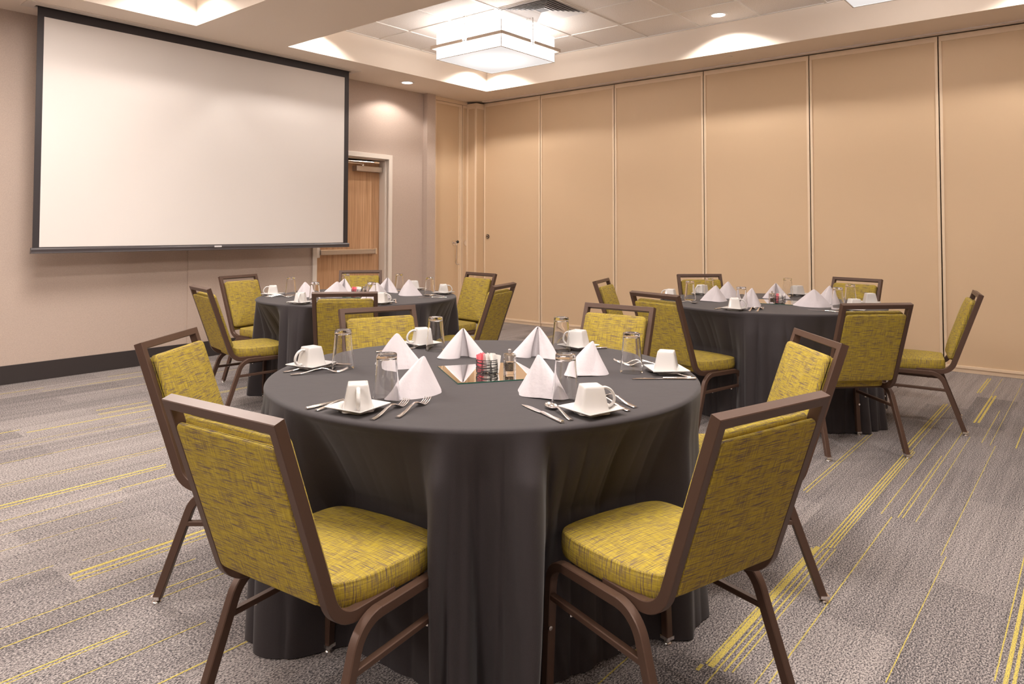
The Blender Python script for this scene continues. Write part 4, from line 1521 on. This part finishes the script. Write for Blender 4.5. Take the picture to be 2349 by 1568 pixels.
# centrepieces: mirror tile, wire basket of packets, acrylic mill
def centre(tn, mx, my, myaw, bx, by, mxx, mxy, npink, nwhite, rest, has_mirror=True):
    name = TB[tn]
    if has_mirror:
        mb = MB()
        s = 0.158
        mb.box(-s, s, -s, s, 0.0, 0.0032, mi=1)
        mb.box(-s+0.0012, s-0.0012, -s+0.0012, s-0.0012, 0.003, 0.0036, mi=0)
        tag(mb.build('mirror_tile', [M['mirror'], M['green_edge']], loc=(mx, my, TH+0.0002), rotz=math.radians(myaw)), 'square mirror tile lying at the middle of ' + name, 'mirror', 'mirror tiles')
    zt = TH+0.0042
    rr = random.Random(int(tn)*7)
    mb = MB()
    R, H = 0.040, 0.050
    for k_ in range(9):
        z0 = 0.003+k_*(H-0.004)/8
        a1, a2, p1, p2 = rr.uniform(0.001, 0.004), rr.uniform(0.0005, 0.002), rr.uniform(0, 6), rr.uniform(0, 6)
        pts = []
        for i in range(40):
            a = 2*PI*i/40
            zz = min(H, max(0.0015, z0+a1*math.sin(a*2+p1)+a2*math.sin(a*3+p2))) if k_ < 8 else H
            rad = R*(0.93+0.07*min(1, zz/0.01))
            pts.append((rad*math.cos(a), rad*math.sin(a), zz))
        mb.tube(pts, 0.0015, 6, closed=True)
    for k_ in range(8):
        a = 2*PI*k_/8+0.2
        mb.tube([(0.006*math.cos(a), 0.006*math.sin(a), 0.0015), (R*0.9*math.cos(a), R*0.9*math.sin(a), 0.0015), (R*math.cos(a), R*math.sin(a), 0.008), (R*math.cos(a+0.08), R*math.sin(a+0.08), H)], 0.0015, 6)
    tag(mb.build('wire_basket', M['wire'], smooth=60, loc=(bx, by, zt)), 'black wire basket of packets on ' + name, 'basket', 'wire baskets')
    prots = {}
    lbl = {'pink': 'pink sweetener packet standing in the wire basket on ' + name, 'white': 'white sugar packet standing in the wire basket on ' + name}
    # image left in world
    il = Vector((-math.sin(YAW), math.cos(YAW), 0))
    fd = Vector((math.cos(YAW), math.sin(YAW), 0))
    for kd, n in (('pink', npink), ('white', nwhite)):
        for i in range(n):
            u = (i+0.5)/n
            if kd == 'pink':
                off = il*(0.030-0.020*u+rr.uniform(-0.002, 0.002)) + fd*rr.uniform(-0.014, 0.014)
            else:
                off = il*(0.004-0.034*u+rr.uniform(-0.002, 0.002)) + fd*rr.uniform(-0.014, 0.014)
            hh = 0.066
            loc = (bx+off.x, by+off.y, zt+0.003)
            ang = YAW+rr.uniform(-0.5, 0.5)+(PI/2 if rr.random() < 0.25 else 0)
            if kd not in prots:
                mb = MB()
                w_ = 0.0125
                vs, fs = [], []
                for j in range(9):
                    z = hh*j/8
                    d = 0.0016*math.sin(PI*min(1, max(0, (j-0.5)/7.2))) + 0.0003
                    zz = z
                    for (px, py) in ((-w_, 0), (-w_*0.6, d), (0, d*1.2), (w_*0.6, d), (w_, 0), (w_*0.6, -d), (0, -d*1.2), (-w_*0.6, -d)):
                        vs.append((px, py, zz+(0.0012*(1 if int((px+w_)/0.004) % 2 else 0) if j == 8 else 0)))
                for j in range(8):
                    for q in range(8):
                        fs.append((j*8+q, j*8+(q+1) % 8, (j+1)*8+(q+1) % 8, (j+1)*8+q))
                fs += [tuple(range(8))[::-1], tuple(64+q for q in range(8))]
                mb.add(vs, fs)
                o = tag(mb.build('sugar_packet', M['pink' if kd == 'pink' else 'white_paper'], smooth=50), lbl[kd], 'packet')
                prots[kd] = o
                o.location = loc
            else:
                o = dup(prots[kd], loc, 0, lbl[kd])
            o.rotation_euler = (rr.uniform(-0.14, 0.14), rr.uniform(-0.20, 0.20), ang)
            o['group'] = kd + ' packets in the basket on ' + name
    # mill
    t = thing('pepper_mill', 'clear square pepper mill with metal button on ' + name, 'pepper mill', (mxx, mxy, zt), math.radians(myaw), 'pepper mills')
    mb = MB(); w_ = 0.0185
    # hollow lower chamber and a solid upper block
    loft(mb, [sq_ring(0.037, 0.003, 0.0), sq_ring(0.037, 0.003, 0.041), sq_ring(0.0365, 0.003, 0.042)])
    mb.build('lower_block', M['acrylic'], t, smooth=35)
    mb = MB()
    loft(mb, [sq_ring(0.0365, 0.003, 0.0435), sq_ring(0.037, 0.003, 0.0445), sq_ring(0.037, 0.003, 0.068), sq_ring(0.034, 0.003, 0.0705)])
    up_b = mb.build('upper_block', M['acrylic'], t, smooth=35)
    mb = MB(); mb.lathe([(0, 0.010), (0.0115, 0.010), (0.0115, 0.036), (0, 0.036)], 20)
    mb.build('peppercorns', M['pepper'], t, smooth=40)
    mb = MB(); mb.lathe([(0, 0.046), (0.0105, 0.046), (0.0105, 0.064), (0, 0.064)], 20)
    mb.build('grinder_core', M['steel'], t, smooth=40)
    mb = MB(); mb.lathe([(0, 0.0705), (0.0045, 0.0705), (0.0045, 0.079), (0.0055, 0.0795), (0.0055, 0.086), (0.0045, 0.087), (0, 0.087)], 18)
    mb.build('button', M['chrome'], t, smooth=40)
centre('1', 1.982, 1.712, -32.7, 1.957, 1.701, 2.002, 1.634, 7, 9, '')
centre('2', 3.60, 4.45, 10, 3.56, 4.44, 3.635, 4.42, 4, 4, '')
centre('3', 5.245, 1.80, 10, 5.155, 1.755, 5.106, 1.788, 1, 3, '')
